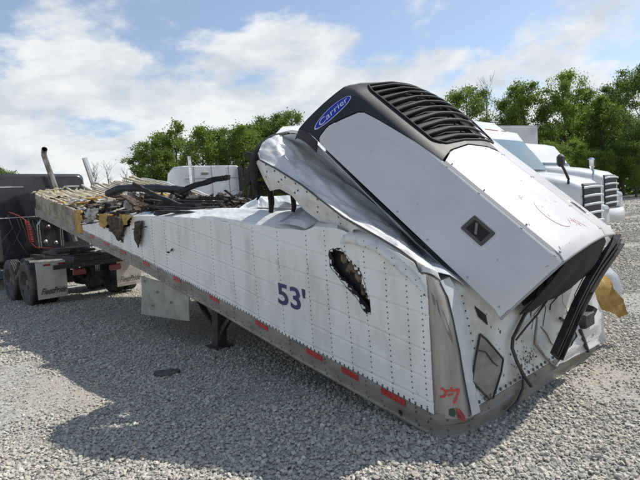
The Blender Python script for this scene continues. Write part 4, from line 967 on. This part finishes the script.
# ------------------------------------------------------------------ trucks
def ring(x, hw, z0, z1, r=.12, n=4):
    pts = []
    for cy_, cz, a0 in ((hw - r, z1 - r, 0), (-hw + r, z1 - r, 90), (-hw + .04, z0 + .04, 180), (hw - .04, z0 + .04, 270)):
        rr = r if a0 < 180 else .04
        for k in range(n + 1):
            a = R(a0 + 90 * k / n); pts.append(Vector((x, cy_ + rr * math.cos(a), cz + rr * math.sin(a))))
    return pts
def loft(m, secs, mi=0, smooth=True, cap=True):
    n = len(secs[0]); V = [p for s_ in secs for p in s_]
    m.add(V, [(i * n + k, (i + 1) * n + k, (i + 1) * n + (k + 1) % n, i * n + (k + 1) % n) for i in range(len(secs) - 1) for k in range(n)], mi, smooth)
    if cap: m.add(secs[0], [tuple(range(n))], mi); m.add(secs[-1], [tuple(range(n - 1, -1, -1))], mi)
def wheel(x, y, root, dual=True, z=.51):
    R_ = .51; sg = 1 if y > 0 else -1
    w_ = empty('wheel', (x, y, z)); w_.parent = root; w_.matrix_parent_inverse = Matrix.Identity(4)
    m = MB(); offs = (-.165, .165) if dual else (0,)
    for o_ in offs:
        prof = [(-.13, .30), (-.13, .44), (-.115, .485), (-.10, .5)]
        x_ = -.10
        for k in range(5): prof += [(x_ + .004, R_), (x_ + .030, R_), (x_ + .033, R_ - .016), (x_ + .041, R_ - .016)]; x_ += .041
        prof += [(.10, .5), (.115, .485), (.13, .44), (.13, .30)]
        m.lathe((0, o_, 0), (0, 1, 0), prof, 36, smooth=False)
    t_ = m.build('tyre', [TYRE], w_, False)
    m = MB(); d = .29 if dual else .12
    for sgn in (1, -1):
        if dual: prof = [(d * sgn, .30), ((d - .03) * sgn, .28), ((d - .17) * sgn, .25), ((d - .18) * sgn, .12), ((d - .05) * sgn, .11), ((d - .04) * sgn, .001)]
        else: prof = [(d * sgn, .30), ((d - .03) * sgn, .27), ((d - .02) * sgn, .15), ((d + .03) * sgn, .10), ((d + .04) * sgn, .001)]
        m.lathe((0, 0, 0), (0, 1, 0), prof, 28)
    m.lathe((0, 0, 0), (0, 1, 0), [(-d, .30), (d, .30)], 28)
    m.build('rim', [RIM], w_, False)
def semi(name, label, loc, heading, paint, roof='high', group=None, front=True, flap_text=None, stacks='pair', mirrors=True, hood_mirrors=True, tall=3.9, stack_top=3.6):
    h = math.atan2(heading[1], heading[0]); root = empty(name, loc, h); tag(root, label, 'truck', group)
    B = lambda m, nm, mt, par=root: m.build(nm, mt, par, False)
    m = MB()
    for y in (.42, -.42): m.bar((0, y, .92), (6.6, y, .92), .09, .27)
    for x in (.03, .6, 1.55, 2.6, 3.4): m.bar((x, -.42, .92), (x, .42, .92), .08, .2)
    for x in (.95, 2.28): m.bar((x, -.9, .5), (x, .9, .5), .16, .16); m.lathe((x, 0, .52), (1, 0, 0), [(-.2, .05), (-.12, .2), (.12, .2), (.2, .05)], 14)
    m.box((1.6, 0, 1.12), (1.0, .9, .06), bev=.01); m.lathe((1.6, 0, 1.15), (0, 0, 1), [(0, .45), (.05, .45), (.05, .08), (0, .08)], 24)
    m.box((1.0, 0, .98), (.5, .7, .14)); m.bar((-.02, -.9, .88), (-.02, .9, .88), .06, .10)
    B(m, 'frame', [CHASSIS])
    for x in (.95, 2.28):
        for y in (.92, -.92): wheel(x, y, root)
    if front:
        for y in (1.02, -1.02): wheel(7.0, y, root, False)
    for y in (1, -1):
        m = MB(); m.bar((.32, y * .55, 1.0), (.28, y * 1.25, 1.05), .05, .05); B(m, 'flap_hanger', [CHROME])
        m = MB(); G = [[Vector((.28 - .02 * math.sin(j * .6) + .01 * i * 0, y * .86 + (i / 4 - .5) * .60, 1.0 - j / 8 * .80)) for i in range(5)] for j in range(9)]; m.grid(G, thick=.012)
        fo = B(m, 'mud_flap', [FLAP])
        if flap_text:
            V, Fc = text_geo(flap_text, .015, .55); xs = [v.x for v in V]; sc_ = .52 / (max(xs) - min(xs)); m = MB()
            m.add([Vector((.255, y * .86 - v.x * sc_, .36 + v.y * sc_ * 1.5)) for v in V], Fc); m.build('lettering', [CHASSIS], fo, False)
        m = MB()
        for k in range(4): m.box((.262, y * .86 + (k - 1.5) * .15, .93), (.008, .15, .045), mi=k % 2)
        m.build('reflective_tape', [RED, TAPEW], fo, False)
        m = MB(); m.box((-.06, y * .40, .72), (.05, .28, .14), bev=.02); B(m, 'tail_light', [mat('tail_lens', (.22, .04, .04), .3)])
    wb = 3.15
    m = MB()
    if roof == 'flat': secs = [(wb, 1.06, .95, tall - .10), (wb + .05, 1.12, .92, tall - .03), (wb + 1.5, 1.12, .92, tall), (wb + 2.6, 1.10, .9, tall - .02), (6.0, 1.05, .85, tall - .12), (6.15, 1.0, .85, 2.55), (6.5, .98, .8, 2.12)]
    elif roof == 'day': secs = [(5.0, 1.1, .95, tall - .05), (5.05, 1.12, .92, tall), (5.7, 1.12, .85, tall + .02), (6.0, 1.08, .85, tall - .08), (6.2, 1.05, .85, 2.6), (6.5, 1.03, .8, 2.15)]
    else: secs = [(wb, 1.18, .95, tall - .03), (wb + .05, 1.22, .92, tall), (wb + 1.2, 1.22, .9, tall + .08), (wb + 2.0, 1.20, .9, tall - .07), (5.5, 1.15, .88, tall - .35), (5.85, 1.08, .85, 3.2), (6.0, 1.05, .85, 3.0), (6.3, 1.04, .85, 2.58), (6.62, 1.03, .8, 2.12)]
    loft(m, [ring(x, hw, z0, z1, .09 if roof == 'high' else .14) for x, hw, z0, z1 in secs]); cab = B(m, 'cab', [paint])
    m = MB()
    def side_quad(pts, y, mi=0):
        P = [Vector((x, y, z)) for x, z in pts]; m.poly(P if y < 0 else list(reversed(P)), Vector((0, -1 if y < 0 else 1, 0)), .02, mi)
    zw = 3.15 if roof == 'high' else tall - .3
    for y in (1.13, -1.13):
        m = MB(); side_quad([(5.2, 2.05), (6.05, 2.0), (5.98, 2.5), (5.75, min(zw, 2.85)), (5.2, min(zw, 2.85))], y * (1.03 if roof == 'high' else 1.005)); B(m, 'side_window', [GLASS], cab)
        if roof != 'day':
            m = MB(); side_quad([(3.75, 2.2), (4.55, 2.2), (4.35, 2.75), (3.9, 2.8)], y * (1.09 if roof == 'high' else 1.0)); B(m, 'side_window', [GLASS], cab)
    if roof == 'high':
        m = MB(); G = [[Vector((lerp(6.01, 6.60, v) + .05 * math.cos(u * 1.5) + .012, u * .98, lerp(2.95, 2.16, v))) for u in np.linspace(-1, 1, 11)] for v in np.linspace(0, 1, 4)]; m.grid(G, thick=-.01)
        B(m, 'windshield', [WSHIELD], cab)
        m = MB(); m.box((3.0, -1.19, 2.3), (.42, .03, 2.5)); B(m, 'fairing_extender', [RUBBER])
        for y in (-.6, -.2, 0, .2, .6): m = MB(); m.box((5.70, y, lerp(tall - .35, 3.2, .57) + .005), (.12, .035, .03), Euler((0, math.atan2(tall - 3.55, .35), 0)).to_matrix()); B(m, 'marker_light', [AMBER], cab)
        m = MB()
        for y in (-.75, 0, .75): m.box((wb - .004, y, 2.3), (.012, .02, 2.6))
        for z in (1.6, 3.1): m.box((wb - .006, 0, z), (.012, 2.3, .025))
        m.box((wb - .03, .3, 3.3), (.05, .3, .10), bev=.01); B(m, 'panel_seams', [DULLAL], cab)
    else:
        m = MB(); G = [[Vector((lerp(6.06, 6.46, v) + .03, u * .93, lerp(tall - .35, 2.18, v))) for u in np.linspace(-1, 1, 7)] for v in (0, 1)]; m.grid(G, thick=-.01); B(m, 'windshield', [GLASS], cab)
    if front:
        m = MB(); loft(m, [ring(x, hw, z0, z1, r_) for x, hw, z0, z1, r_ in ((6.45, 1.02, .9, 2.14, .2), (6.9, .98, .9, 2.06, .28), (7.4, .88, .85, 1.95, .32), (7.8, .74, .8, 1.84, .30), (7.98, .62, .8, 1.72, .25))]); hood = B(m, 'hood', [paint])
        for y in (1, -1):
            m = MB(); G = []
            for a in np.linspace(-.2, math.pi * .98, 16):
                G.append([Vector((7.0 + .64 * math.cos(a), y * yy, .55 + .62 * math.sin(a) * kz)) for yy, kz in ((.80, 1.12), (.98, 1.08), (1.14, .98), (1.18, .9))])
            m.grid(G, thick=.02 * y); m.box((7.75, y * .92, .92), (.5, .38, .42), bev=.1); B(m, 'fender', [paint])
            m = MB(); m.box((7.86, y * .93, 1.12), (.3, .26, .2), Euler((0, .3, -y * .4)).to_matrix(), bev=.06); B(m, 'headlight', [LAMPG])
            p = Vector((7.6, y * .80, 1.72)) if y > 0 else Vector((7.75, -.62, 1.74)); m = MB(); m.tube([p, p + Vector((.08, y * .18, .10)), p + Vector((.05, y * .3, .30)), p + Vector((0, y * .33, .42))], .028, 7); m.box(p + Vector((0, y * .34, .50)), (.13, .20, .26), bev=.05); 
            if hood_mirrors: B(m, 'hood_mirror', [RUBBER if y < 0 else CHROME])
            if not mirrors: continue
            m = MB(); m.box((6.35, y * 1.42, 2.35), (.16, .25, .75), bev=.05); m.bar((6.3, y * 1.05, 2.65), (6.35, y * 1.35, 2.6), .05, .05); B(m, 'door_mirror', [RUBBER])
        m = MB(); m.box((7.965, 0, 1.26), (.10, 1.0, .95), bev=.04); gr = B(m, 'grille', [mat('grille_mesh', (.006, .008, .018), .5)])
        for k in range(5):
            z = .90 + k * .185; m = MB(); G = [[Vector((8.03 + .06 * (1 - u * u) + e_, u * .54, z + hh + .02 * (1 - u * u))) for hh, e_ in ((-.028, 0), (-.02, .02), (.02, .02), (.028, 0))] for u in np.linspace(-1, 1, 11)]; m.grid(G, thick=.02); B(m, 'grille_slat', [mat('bright_slat', (.66, .68, .7), .3, .3)], gr)
        m = MB(); loft(m, [[Vector((7.75 + .42 * (1 - abs(u) ** 3) + ex, u * 1.15, z)) for ex, z in ((0, .35), (.06, .38), (.08, .55), (.04, .74), (-.08, .74), (-.1, .36))] for u in np.linspace(-1, 1, 13)]); B(m, 'bumper', [paint])
    for y in (1, -1):
        m = MB(); m.lathe((5.2, y * .95, .72), (1, 0, 0), [(-.9, .001), (-.88, .3), (-.85, .32), (.85, .32), (.88, .3), (.9, .001)], 22); B(m, 'fuel_tank', [CHROME])
    if stacks:
        for y, tip in (((1, 'turned'), (-1, 'straight')) if stacks == 'pair' else ((1, 'straight'),)):
            y0 = y * .98; y = y * .98 if stacks == 'one' else (-.40 if y > 0 else -1.42); ln = 0 if stacks == 'one' else .24
            if ln: m = MB(); m.bar((wb - .28, y, 2.0), (wb + .05, y * .8, 2.0), .05, .05); B(m, 'stack_bracket', [CHASSIS])
            Y_ = lambda z: y + ln * (z - 2.2)
            m = MB(); P = [Vector((wb - .28, Y_(1.3), 1.3)), Vector((wb - .28, Y_(stack_top - .15), stack_top - .15))]
            if tip == 'turned': P += [Vector((wb - .30, Y_(stack_top), stack_top)), Vector((wb - .36, Y_(stack_top) + .01, stack_top + .08)), Vector((wb - .46, Y_(stack_top) + .02, stack_top + .13))]
            elif ln: P = [Vector((p_.x, p_.y, p_.z)) for p_ in (P[0], Vector((wb - .28, Y_(stack_top - .05), stack_top - .05)))]
            else: P += [Vector((wb - .28, y, stack_top)), Vector((wb - .30, y, stack_top + .12))]
            m.tube(P, .068, 14, cap=False); m.tube([p + Vector((0, 0, -.002)) for p in P], .060, 14, cap=False, mi=1); B(m, 'exhaust_stack', [STACKM if tip == 'turned' else CHROME, BLACK])
    return root, cab
# black sleeper truck under the trailer's tail
Fb = Vector((-.72, .69, 0)).normalized(); bl_, bcab = semi('semi_truck', 'black flat-roofed semi truck seen from behind, white mud flaps, under the burnt tail', (-5.12, 10.95, -.16), Fb, TRBLACK, 'flat', tall=3.22, flap_text='FleetPride', stack_top=3.66)
def black_extras():
    B = lambda m, nm, mt, par=bl_: m.build(nm, mt, par, False)
    x = 3.10
    m = MB(); m.bar((x, 1.05, 2.84), (x, .45, 2.84), .02, .03); m.bar((x, -.55, 2.84), (x, -.95, 2.84), .02, .04); m.bar((x, -1.0, 2.75), (x, -1.0, 2.3), .03, .02, (1, 0, 0)); m.bar((x + .02, -1.06, 2.05), (x + .02, 1.06, 2.05), .02, .02, mi=0)
    B(m, 'light_strip', [TAPEW], bcab)
    m = MB(); P = []
    for k in range(150):
        a = k * .55; P.append(Vector((2.75 + .05 * math.cos(a), .55 + .05 * math.sin(a) - k * .0004, 1.95 - k * .0038)))
    m.tube(P, .010, 6); m.tube([P[0], Vector((2.9, .7, 2.1)), Vector((3.08, .85, 2.2))], .012, 6); m.tube([P[-1], Vector((2.6, .45, 1.25)), Vector((2.2, .2, 1.2))], .012, 6); B(m, 'coiled_air_line', [REDHOSE])
    m = MB()
    for y0, y1, tp in ((.2, -.35, 2.0), (.25, -.3, 1.96)): m.tube([Vector((3.0, y0, 1.2)), Vector((2.95, y0 + .02, tp - .15)), Vector((2.92, y0 - .06, tp)), Vector((2.92, y1 + .05, tp + .02)), Vector((2.95, y1, tp - .1)), Vector((3.0, y1, 1.2))], .014, 6)
    B(m, 'grab_rail', [CHROME], bcab)
    for y, z in ((-.05, 1.75), (-.55, 1.68), (.05, 1.35), (-.2, 1.3)): m = MB(); m.lathe((x + .03, y, z), (-1, 0, 0), [(0, .06), (.02, .055), (.025, .001)], 14); B(m, 'connector_cap', [STACKM], bcab)
    m = MB(); rr = random.Random(2)
    for k in range(9): a = Vector((3.0, .9 - k * .09, 2.0 + rr.uniform(-.2, .15))); m.tube([a, a + Vector((-.1, -.05, -.35)), a + Vector((-.05, rr.uniform(-.3, .3), -.75))], .008, 5)
    B(m, 'loose_hoses', [RUBBER])
black_extras()
# big white truck on the right, nose towards the camera
Hr = Vector((.655, -.755, 0)).normalized(); fp = at(592.5, 200, 10.6); loc = Vector((fp.x, fp.y, 0)) - Hr * 8.0
semi('semi_truck', 'large white semi truck with slatted grille standing behind the cooling unit', loc, Hr, TRWHITE, 'high', tall=3.66, stacks=None, mirrors=False)
fp = at(611, 200, 14.4); loc2 = Vector((fp.x, fp.y, 0)) - Hr * 8.0
semi('semi_truck', 'smaller white day cab truck parked beyond the slatted grille', loc2 + Vector((0, 0, .25)), Hr, TRWHITE, 'day', tall=2.95, stacks=None, mirrors=False, hood_mirrors=False)
Fw = Vector((-.55, .83, 0)).normalized(); p = Vector((-4.25, 20, 0)) - Fw * 3.15
semi('semi_truck', 'white high-roofed sleeper truck seen from behind, in front of the left trees', p, Fw, TRWHITE, 'high', tall=3.62, stacks='one', front=True, stack_top=3.85)

def box_trailer(label, c, heading, L, hgt, logo=False):
    h = math.atan2(heading[1], heading[0]); root = empty('box_trailer', c, h); tag(root, label, 'trailer')
    m = MB(); m.box((0, 0, (hgt + 1.15) / 2), (L, 2.55, hgt - 1.15), bev=.05); m.box((0, 0, hgt + .002), (L - .02, 2.5, .02)); b = m.build('box_body', [BOXW], root, False)
    m = MB()
    for y in (-1.26, 1.26):
        for z in (1.2, hgt - .06): m.bar((-L / 2, y, z), (L / 2, y, z), .06, .12)
    m.build('body_rail', [DULLAL], root, False)
    for x in (-L / 2 + 1.3, -L / 2 + 2.5):
        for y in (.9, -.9): wheel(x, y, root)
    MB().box((L / 2 - 2.3, .8, .6), (.12, .12, 1.2)).build('landing_leg', [CHASSIS], root, False); MB().box((L / 2 - 2.3, -.8, .6), (.12, .12, 1.2)).build('landing_leg', [CHASSIS], root, False)
    return root, b
# white box with a red mark, seen between the trucks: its front wall faces the camera
q = at(516, 140, 20.5); rb, bb = box_trailer('white box trailer with small red mark standing behind the white trucks', (q.x - .38 * 6, q.y + .925 * 6.0, 0), (.38, -.925), 12, 4.45)
m = MB()
for (y0, z0, y1, z1) in ((.95, 3.0, .85, 3.45), (.85, 3.45, .55, 3.5), (.95, 3.0, 1.05, 2.75), (.75, 3.3, .7, 2.95), (.6, 3.25, .62, 2.95), (.5, 3.2, .36, 3.1), (.5, 3.0, .36, 2.95), (.3, 3.25, .3, 3.0), (.62, 2.8, .3, 2.74)):
    m.bar((6.02, y0, z0), (6.02, y1, z1), .03, .05, (1, 0, 0))
m.build('red_mark', [RED], rb, False)
q = at(126, 200, 34); box_trailer('distant low white trailer on the horizon left of the trees', (q.x, q.y, .2), (.95, .3), 6.5, 3.6)

# ------------------------------------------------------------------ trees
def leafmat(name, c1, c2):
    m = bpy.data.materials.new(name); m.use_nodes = True; t = m.node_tree; nn = t.nodes; lk = t.links.new; b = nn['Principled BSDF']; b.inputs['Roughness'].default_value = .55; b.inputs['Specular IOR Level'].default_value = .3
    g = nn.new('ShaderNodeNewGeometry'); r_ = nn.new('ShaderNodeMix'); r_.data_type = 'RGBA'; r_.inputs[6].default_value = (*c1, 1); r_.inputs[7].default_value = (*c2, 1); lk(g.outputs['Random Per Island'], r_.inputs[0]); lk(r_.outputs[2], b.inputs['Base Color'])
    tr = nn.new('ShaderNodeBsdfTranslucent'); lk(r_.outputs[2], tr.inputs[0]); ms = nn.new('ShaderNodeMixShader'); ms.inputs[0].default_value = .5; lk(b.outputs[0], ms.inputs[1]); lk(tr.outputs[0], ms.inputs[2]); lk(ms.outputs[0], nn['Material Output'].inputs[0]); return m
BARK = mat('grey_brown_bark', (.09, .075, .06), .95, c2=(.05, .042, .035), scale=3, bump=.5)
LEAF = [leafmat('leaf_mid_green', (.10, .16, .028), (.20, .28, .05)), leafmat('leaf_bright_green', (.13, .21, .03), (.23, .32, .06)), leafmat('leaf_dark_green', (.075, .13, .027), (.14, .21, .04))]
def tree_shape(seed, hgt, cr, low, dense, leaf, slim=1.0):
    rr = random.Random(seed); rn = np.random.default_rng(seed); m = MB(); tips = []
    lean = Vector((rr.uniform(-.06, .06), rr.uniform(-.06, .06), 1)); trunk = [Vector((0, 0, -.3))]
    for k in range(1, 9):
        z = hgt * .92 * k / 8; trunk.append(Vector((lean.x * z + rr.uniform(-.2, .2), lean.y * z + rr.uniform(-.2, .2), z)))
    m.tube(trunk, [hgt * .017 * (1 - k / 9.5) + .02 for k in range(9)], 7, cap=False)
    nb = int(11 + dense * 6)
    for b in range(nb):
        u = lerp(low, .95, (b + rr.random()) / nb); i = min(7, int(u * 8)); p = lerp(trunk[i], trunk[i + 1], u * 8 - i); a = b * 2.4 + rr.uniform(-.5, .5)
        env = math.sin(math.pi * min(1, (u - low) / (1 - low) * .8 + .18)) ** .7; L = cr * env * rr.uniform(.65, 1.2) * slim; d_ = Vector((math.cos(a), math.sin(a), rr.uniform(.25, .9))).normalized(); P = [p]; 
        for k in range(4): d_ = (d_ + Vector((rr.gauss(0, .18), rr.gauss(0, .18), .14))).normalized(); P.append(P[-1] + d_ * L / 4)
        r0 = hgt * .006 * (1.2 - u); m.tube(P, [r0 * (1 - k * .21) + .012 for k in range(5)], 5, cap=False); tips += [(P[2], .6), (P[3], .8), (P[4], 1)]
        for s_ in range(3):
            q = P[rr.choice((2, 3))]; e_ = (d_ + Vector((rr.gauss(0, .8), rr.gauss(0, .8), rr.gauss(.1, .4)))).normalized(); q2 = q + e_ * L * rr.uniform(.25, .5); m.tube([q, (q + q2) / 2 + Vector((0, 0, .1)), q2], [.035, .022, .012], 4, cap=False); tips.append((q2, .9))
    tips.append((trunk[-1] + Vector((0, 0, .5)), 1))
    C_ = []; 
    for p, k in tips:
        n = int(dense * 165 * rr.uniform(.15, 1.3)); sg = cr * .10 * rr.uniform(.7, 1.25); c = rn.normal(0, 1, (n, 3)) * np.array([sg, sg, sg * .7]); C_.append(c + np.array(p))
    C_ = np.concatenate(C_); n = len(C_); ls = rn.uniform(.07, .15, n) * (hgt / 12) ** .3
    e1 = rn.normal(0, 1, (n, 3)); e1 /= np.linalg.norm(e1, axis=1)[:, None]; e2 = np.cross(e1, rn.normal(0, 1, (n, 3))); e2 /= np.linalg.norm(e2, axis=1)[:, None]
    V = np.stack([C_ - e1 * ls[:, None], C_ - e2 * ls[:, None] * .55, C_ + e1 * ls[:, None], C_ + e2 * ls[:, None] * .55], 1).reshape(-1, 3)
    HT.append(float(C_[:, 2].max()))
    me = bpy.data.meshes.new('crown'); me.vertices.add(n * 4); me.vertices.foreach_set('co', V.astype(np.float32).ravel()); me.loops.add(n * 4); me.loops.foreach_set('vertex_index', np.arange(n * 4, dtype=np.int32))
    me.polygons.add(n); me.polygons.foreach_set('loop_start', np.arange(0, n * 4, 4, dtype=np.int32)); me.update(calc_edges=True); me.validate(); me.materials.append(LEAF[leaf])
    tm = bpy.data.meshes.new('trunk'); tm.from_pydata(m.v, [], m.f); tm.materials.append(BARK); tm.polygons.foreach_set('use_smooth', m.sm)
    return tm, me
HT = []
SHAPES = [tree_shape(1, 12, 3.6, .25, 1.0, 0), tree_shape(2, 13, 3.2, .22, .9, 1), tree_shape(3, 12, 2.8, .15, .75, 0, .9), tree_shape(4, 14, 4.2, .2, 1.15, 2), tree_shape(5, 13, 3.6, .15, 1.1, 1), tree_shape(6, 12, 4.0, .08, 1.2, 0)]
def put_tree(px, base_y, Y, top_y, shape, label, group=None, wide=1.0):
    tm, cm = SHAPES[shape]; p = at(px, base_y, Y); tp = at(px, top_y, Y); g = height(p.x, Y); h = tp.z - g
    e_ = empty('leafy_tree', (p.x, Y, g), random.uniform(0, 6.28)); k = h / HT[shape]; e_.scale = (k * wide, k * wide, k); tag(e_, label, 'tree', group)
    for nm, me in (('trunk', tm), ('crown', cm)):
        o = bpy.data.objects.new(nm, me); COL.objects.link(o); o.parent = e_
random.seed(21)
left = [(284, 112, 50, 3, 'full tree whose top shows just above the silver nose skin'), (264, 114, 52, 0, 'tall leafy tree left of the burnt nose rim'), (146, 150, 50, 1, 'short bright green tree at the very left end of the tree row'), (168, 128, 52, 0, 'leafy tree between the two slender trees on the left'), (218, 128, 52, 3, 'darker tree directly behind the white sleeper cab roof'), (262, 122, 51, 4, 'full green tree beside the burnt nose rim'), (158, 132, 46, 2, 'slender green tree near the left end of the tree row, taller than the bright one'), (181, 117, 48, 2, 'tall thin-crowned tree second from the left of the row'), (206, 122, 44, 0, 'rounded green tree rising behind the white sleeper cab'), (232, 125, 50, 2, 'loose green tree right of the white sleeper cab'), (250, 118, 45, 0, 'dense tree between the white sleeper cab and the trailer nose'), (272, 124, 49, 1, 'bright green tree directly left of the crushed trailer nose'), (296, 107, 46, 2, 'sparse light green tree top showing above the trailer nose')]
for px, ty, Y, sh, lb in left: put_tree(px, 220, Y, ty, sh, lb, 'trees in the left row')
put_tree(2, 225, 60, 164, 5, 'small green tree behind the black cab at the far left edge')
right = [(466, 82, 50, 5, 'round tree just right of the cooling unit louvers, standing apart'), (450, 96, 53, 0, 'tree half hidden behind the cooling unit louvers'), (514, 92, 54, 0, 'darker tree left of the tall pair above the red-marked box'), (530, 74, 50, 0, 'tall tree directly above the white box with the red mark'), (566, 68, 49, 4, 'bright green tall tree above the day cab roof'), (588, 86, 54, 3, 'broad tree right of the bright green one'), (606, 88, 50, 0, 'mid green tree over the slatted grille'), (624, 78, 53, 3, 'dark tree second from the right edge'), (645, 62, 46, 3, 'tallest dark tree at the right edge')]
for px, ty, Y, sh, lb in right: put_tree(px, 190, Y, ty, sh, lb, 'trees in the right row', .82)
low_ = [(540, 140, 44, 5), (556, 142, 43, 4), (578, 138, 45, 4), (598, 148, 43, 5), (616, 142, 44, 3), (636, 140, 43, 5), (520, 138, 46, 3), (642, 128, 47, 5), (575, 120, 58, 3), (595, 116, 60, 5), (630, 112, 60, 3), (548, 122, 60, 3), (610, 116, 57, 3)]
names = ['low bushy tree under the tall pair behind the white box', 'low bright tree behind the day cab roof', 'low bright tree right of the day cab roof', 'low bush-like tree above the chrome mirror', 'low dark tree above the gravel edge', 'low tree near the right edge', 'low dark tree behind the big truck windshield', 'low tree right of the dark second tree', 'deep shaded tree filling behind the bright tall one', 'deep shaded tree behind the mid green one', 'deep shaded tree behind the right edge trees', 'deep shaded tree behind the white box', 'deep shaded tree behind the second dark tree']
for (px, ty, Y, sh), lb in zip(low_, names): put_tree(px, 190, Y, ty, sh, lb, 'understorey trees on the right', 1.15)
for k, px in enumerate((165, 192, 222, 245, 262, 285)): put_tree(px, 215, 52, 168, 5, ['low bush tree left of the chrome stack', 'low bush tree behind the white cab side window', 'low bush tree behind the white cab', 'low bush tree right of the white cab', 'low bush tree left of the nose rim', 'low bush tree behind the nose opening'][k], 'bushes under the left row', 1.7)
def bare(px, base, Y, top, label, seed):
    rr = random.Random(seed); p = at(px, base, Y); g = height(p.x, Y); h = at(px, top, Y).z - g; root = empty('bare_tree', (p.x, Y, g)); tag(root, label, 'tree'); m = MB()
    P = [Vector((0, 0, -.2))] + [Vector((rr.uniform(-.1, .1), rr.uniform(-.1, .1), h * k / 6)) for k in range(1, 7)]; m.tube(P, [.05 * (1 - k / 7) + .012 for k in range(7)], 5); m.build('trunk', [BARK], root, False); m = MB()
    for k in range(16):
        u = rr.uniform(.3, .95); a = rr.uniform(0, 6.28); b = Vector((0, 0, h * u)); d_ = Vector((math.cos(a), math.sin(a), 2.4)); L = h * .08 * rr.uniform(.5, 1.2); q = b + d_ * L; m.tube([b, b + d_ * L * .5 + Vector((.1, 0, 0)), q], [.018, .012, .006], 4)
        for j in range(3): m.tube([b + d_ * L * .5, b + d_ * L * .5 + Vector((rr.gauss(0, .3), rr.gauss(0, .3), .6))], [.010, .005], 4)
    m.build('branches', [BARK], root, False)
bare(491, 195, 40, 84, 'leafless thin tree standing right of the round tree', 3)
for k, (x, t_) in enumerate(((98, 172), (112, 168), (130, 174))): bare(x, 222, 40, t_, ['thin bare sapling beside the leaning chrome stack', 'taller bare sapling left of the green row', 'short bare sapling nearest the green row'][k], 10 + k)
# distant wood and grass bank: one mass
def far_wood():
    rn = np.random.default_rng(9); n = 60000; a = rn.uniform(-1.2, 1.2, n); d_ = rn.uniform(64, 82, n); x = np.sin(a) * d_; y = np.cos(a) * d_
    hmax = 2.6 + 1.5 * np.sin(a * 23) * np.sin(a * 9 + 1) + np.where(x > 22, 4.0, 0); z = rn.random(n) ** .8 * hmax; C_ = np.stack([x, y, z], 1); ls = rn.uniform(.2, .45, n)
    e1 = rn.normal(0, 1, (n, 3)); e1 /= np.linalg.norm(e1, axis=1)[:, None]; e2 = np.cross(e1, rn.normal(0, 1, (n, 3))); e2 /= np.linalg.norm(e2, axis=1)[:, None]
    V = np.stack([C_ - e1 * ls[:, None], C_ - e2 * ls[:, None] * .6, C_ + e1 * ls[:, None], C_ + e2 * ls[:, None] * .6], 1).reshape(-1, 3)
    me = bpy.data.meshes.new('far_wood'); me.vertices.add(n * 4); me.vertices.foreach_set('co', V.astype(np.float32).ravel()); me.loops.add(n * 4); me.loops.foreach_set('vertex_index', np.arange(n * 4, dtype=np.int32)); me.polygons.add(n); me.polygons.foreach_set('loop_start', np.arange(0, n * 4, 4, dtype=np.int32)); me.update(calc_edges=True); me.materials.append(LEAF[2])
    o = bpy.data.objects.new('far_wood', me); COL.objects.link(o); tag(o, 'low dark wood along the far edge of the yard', 'wood', kind='stuff')
far_wood()
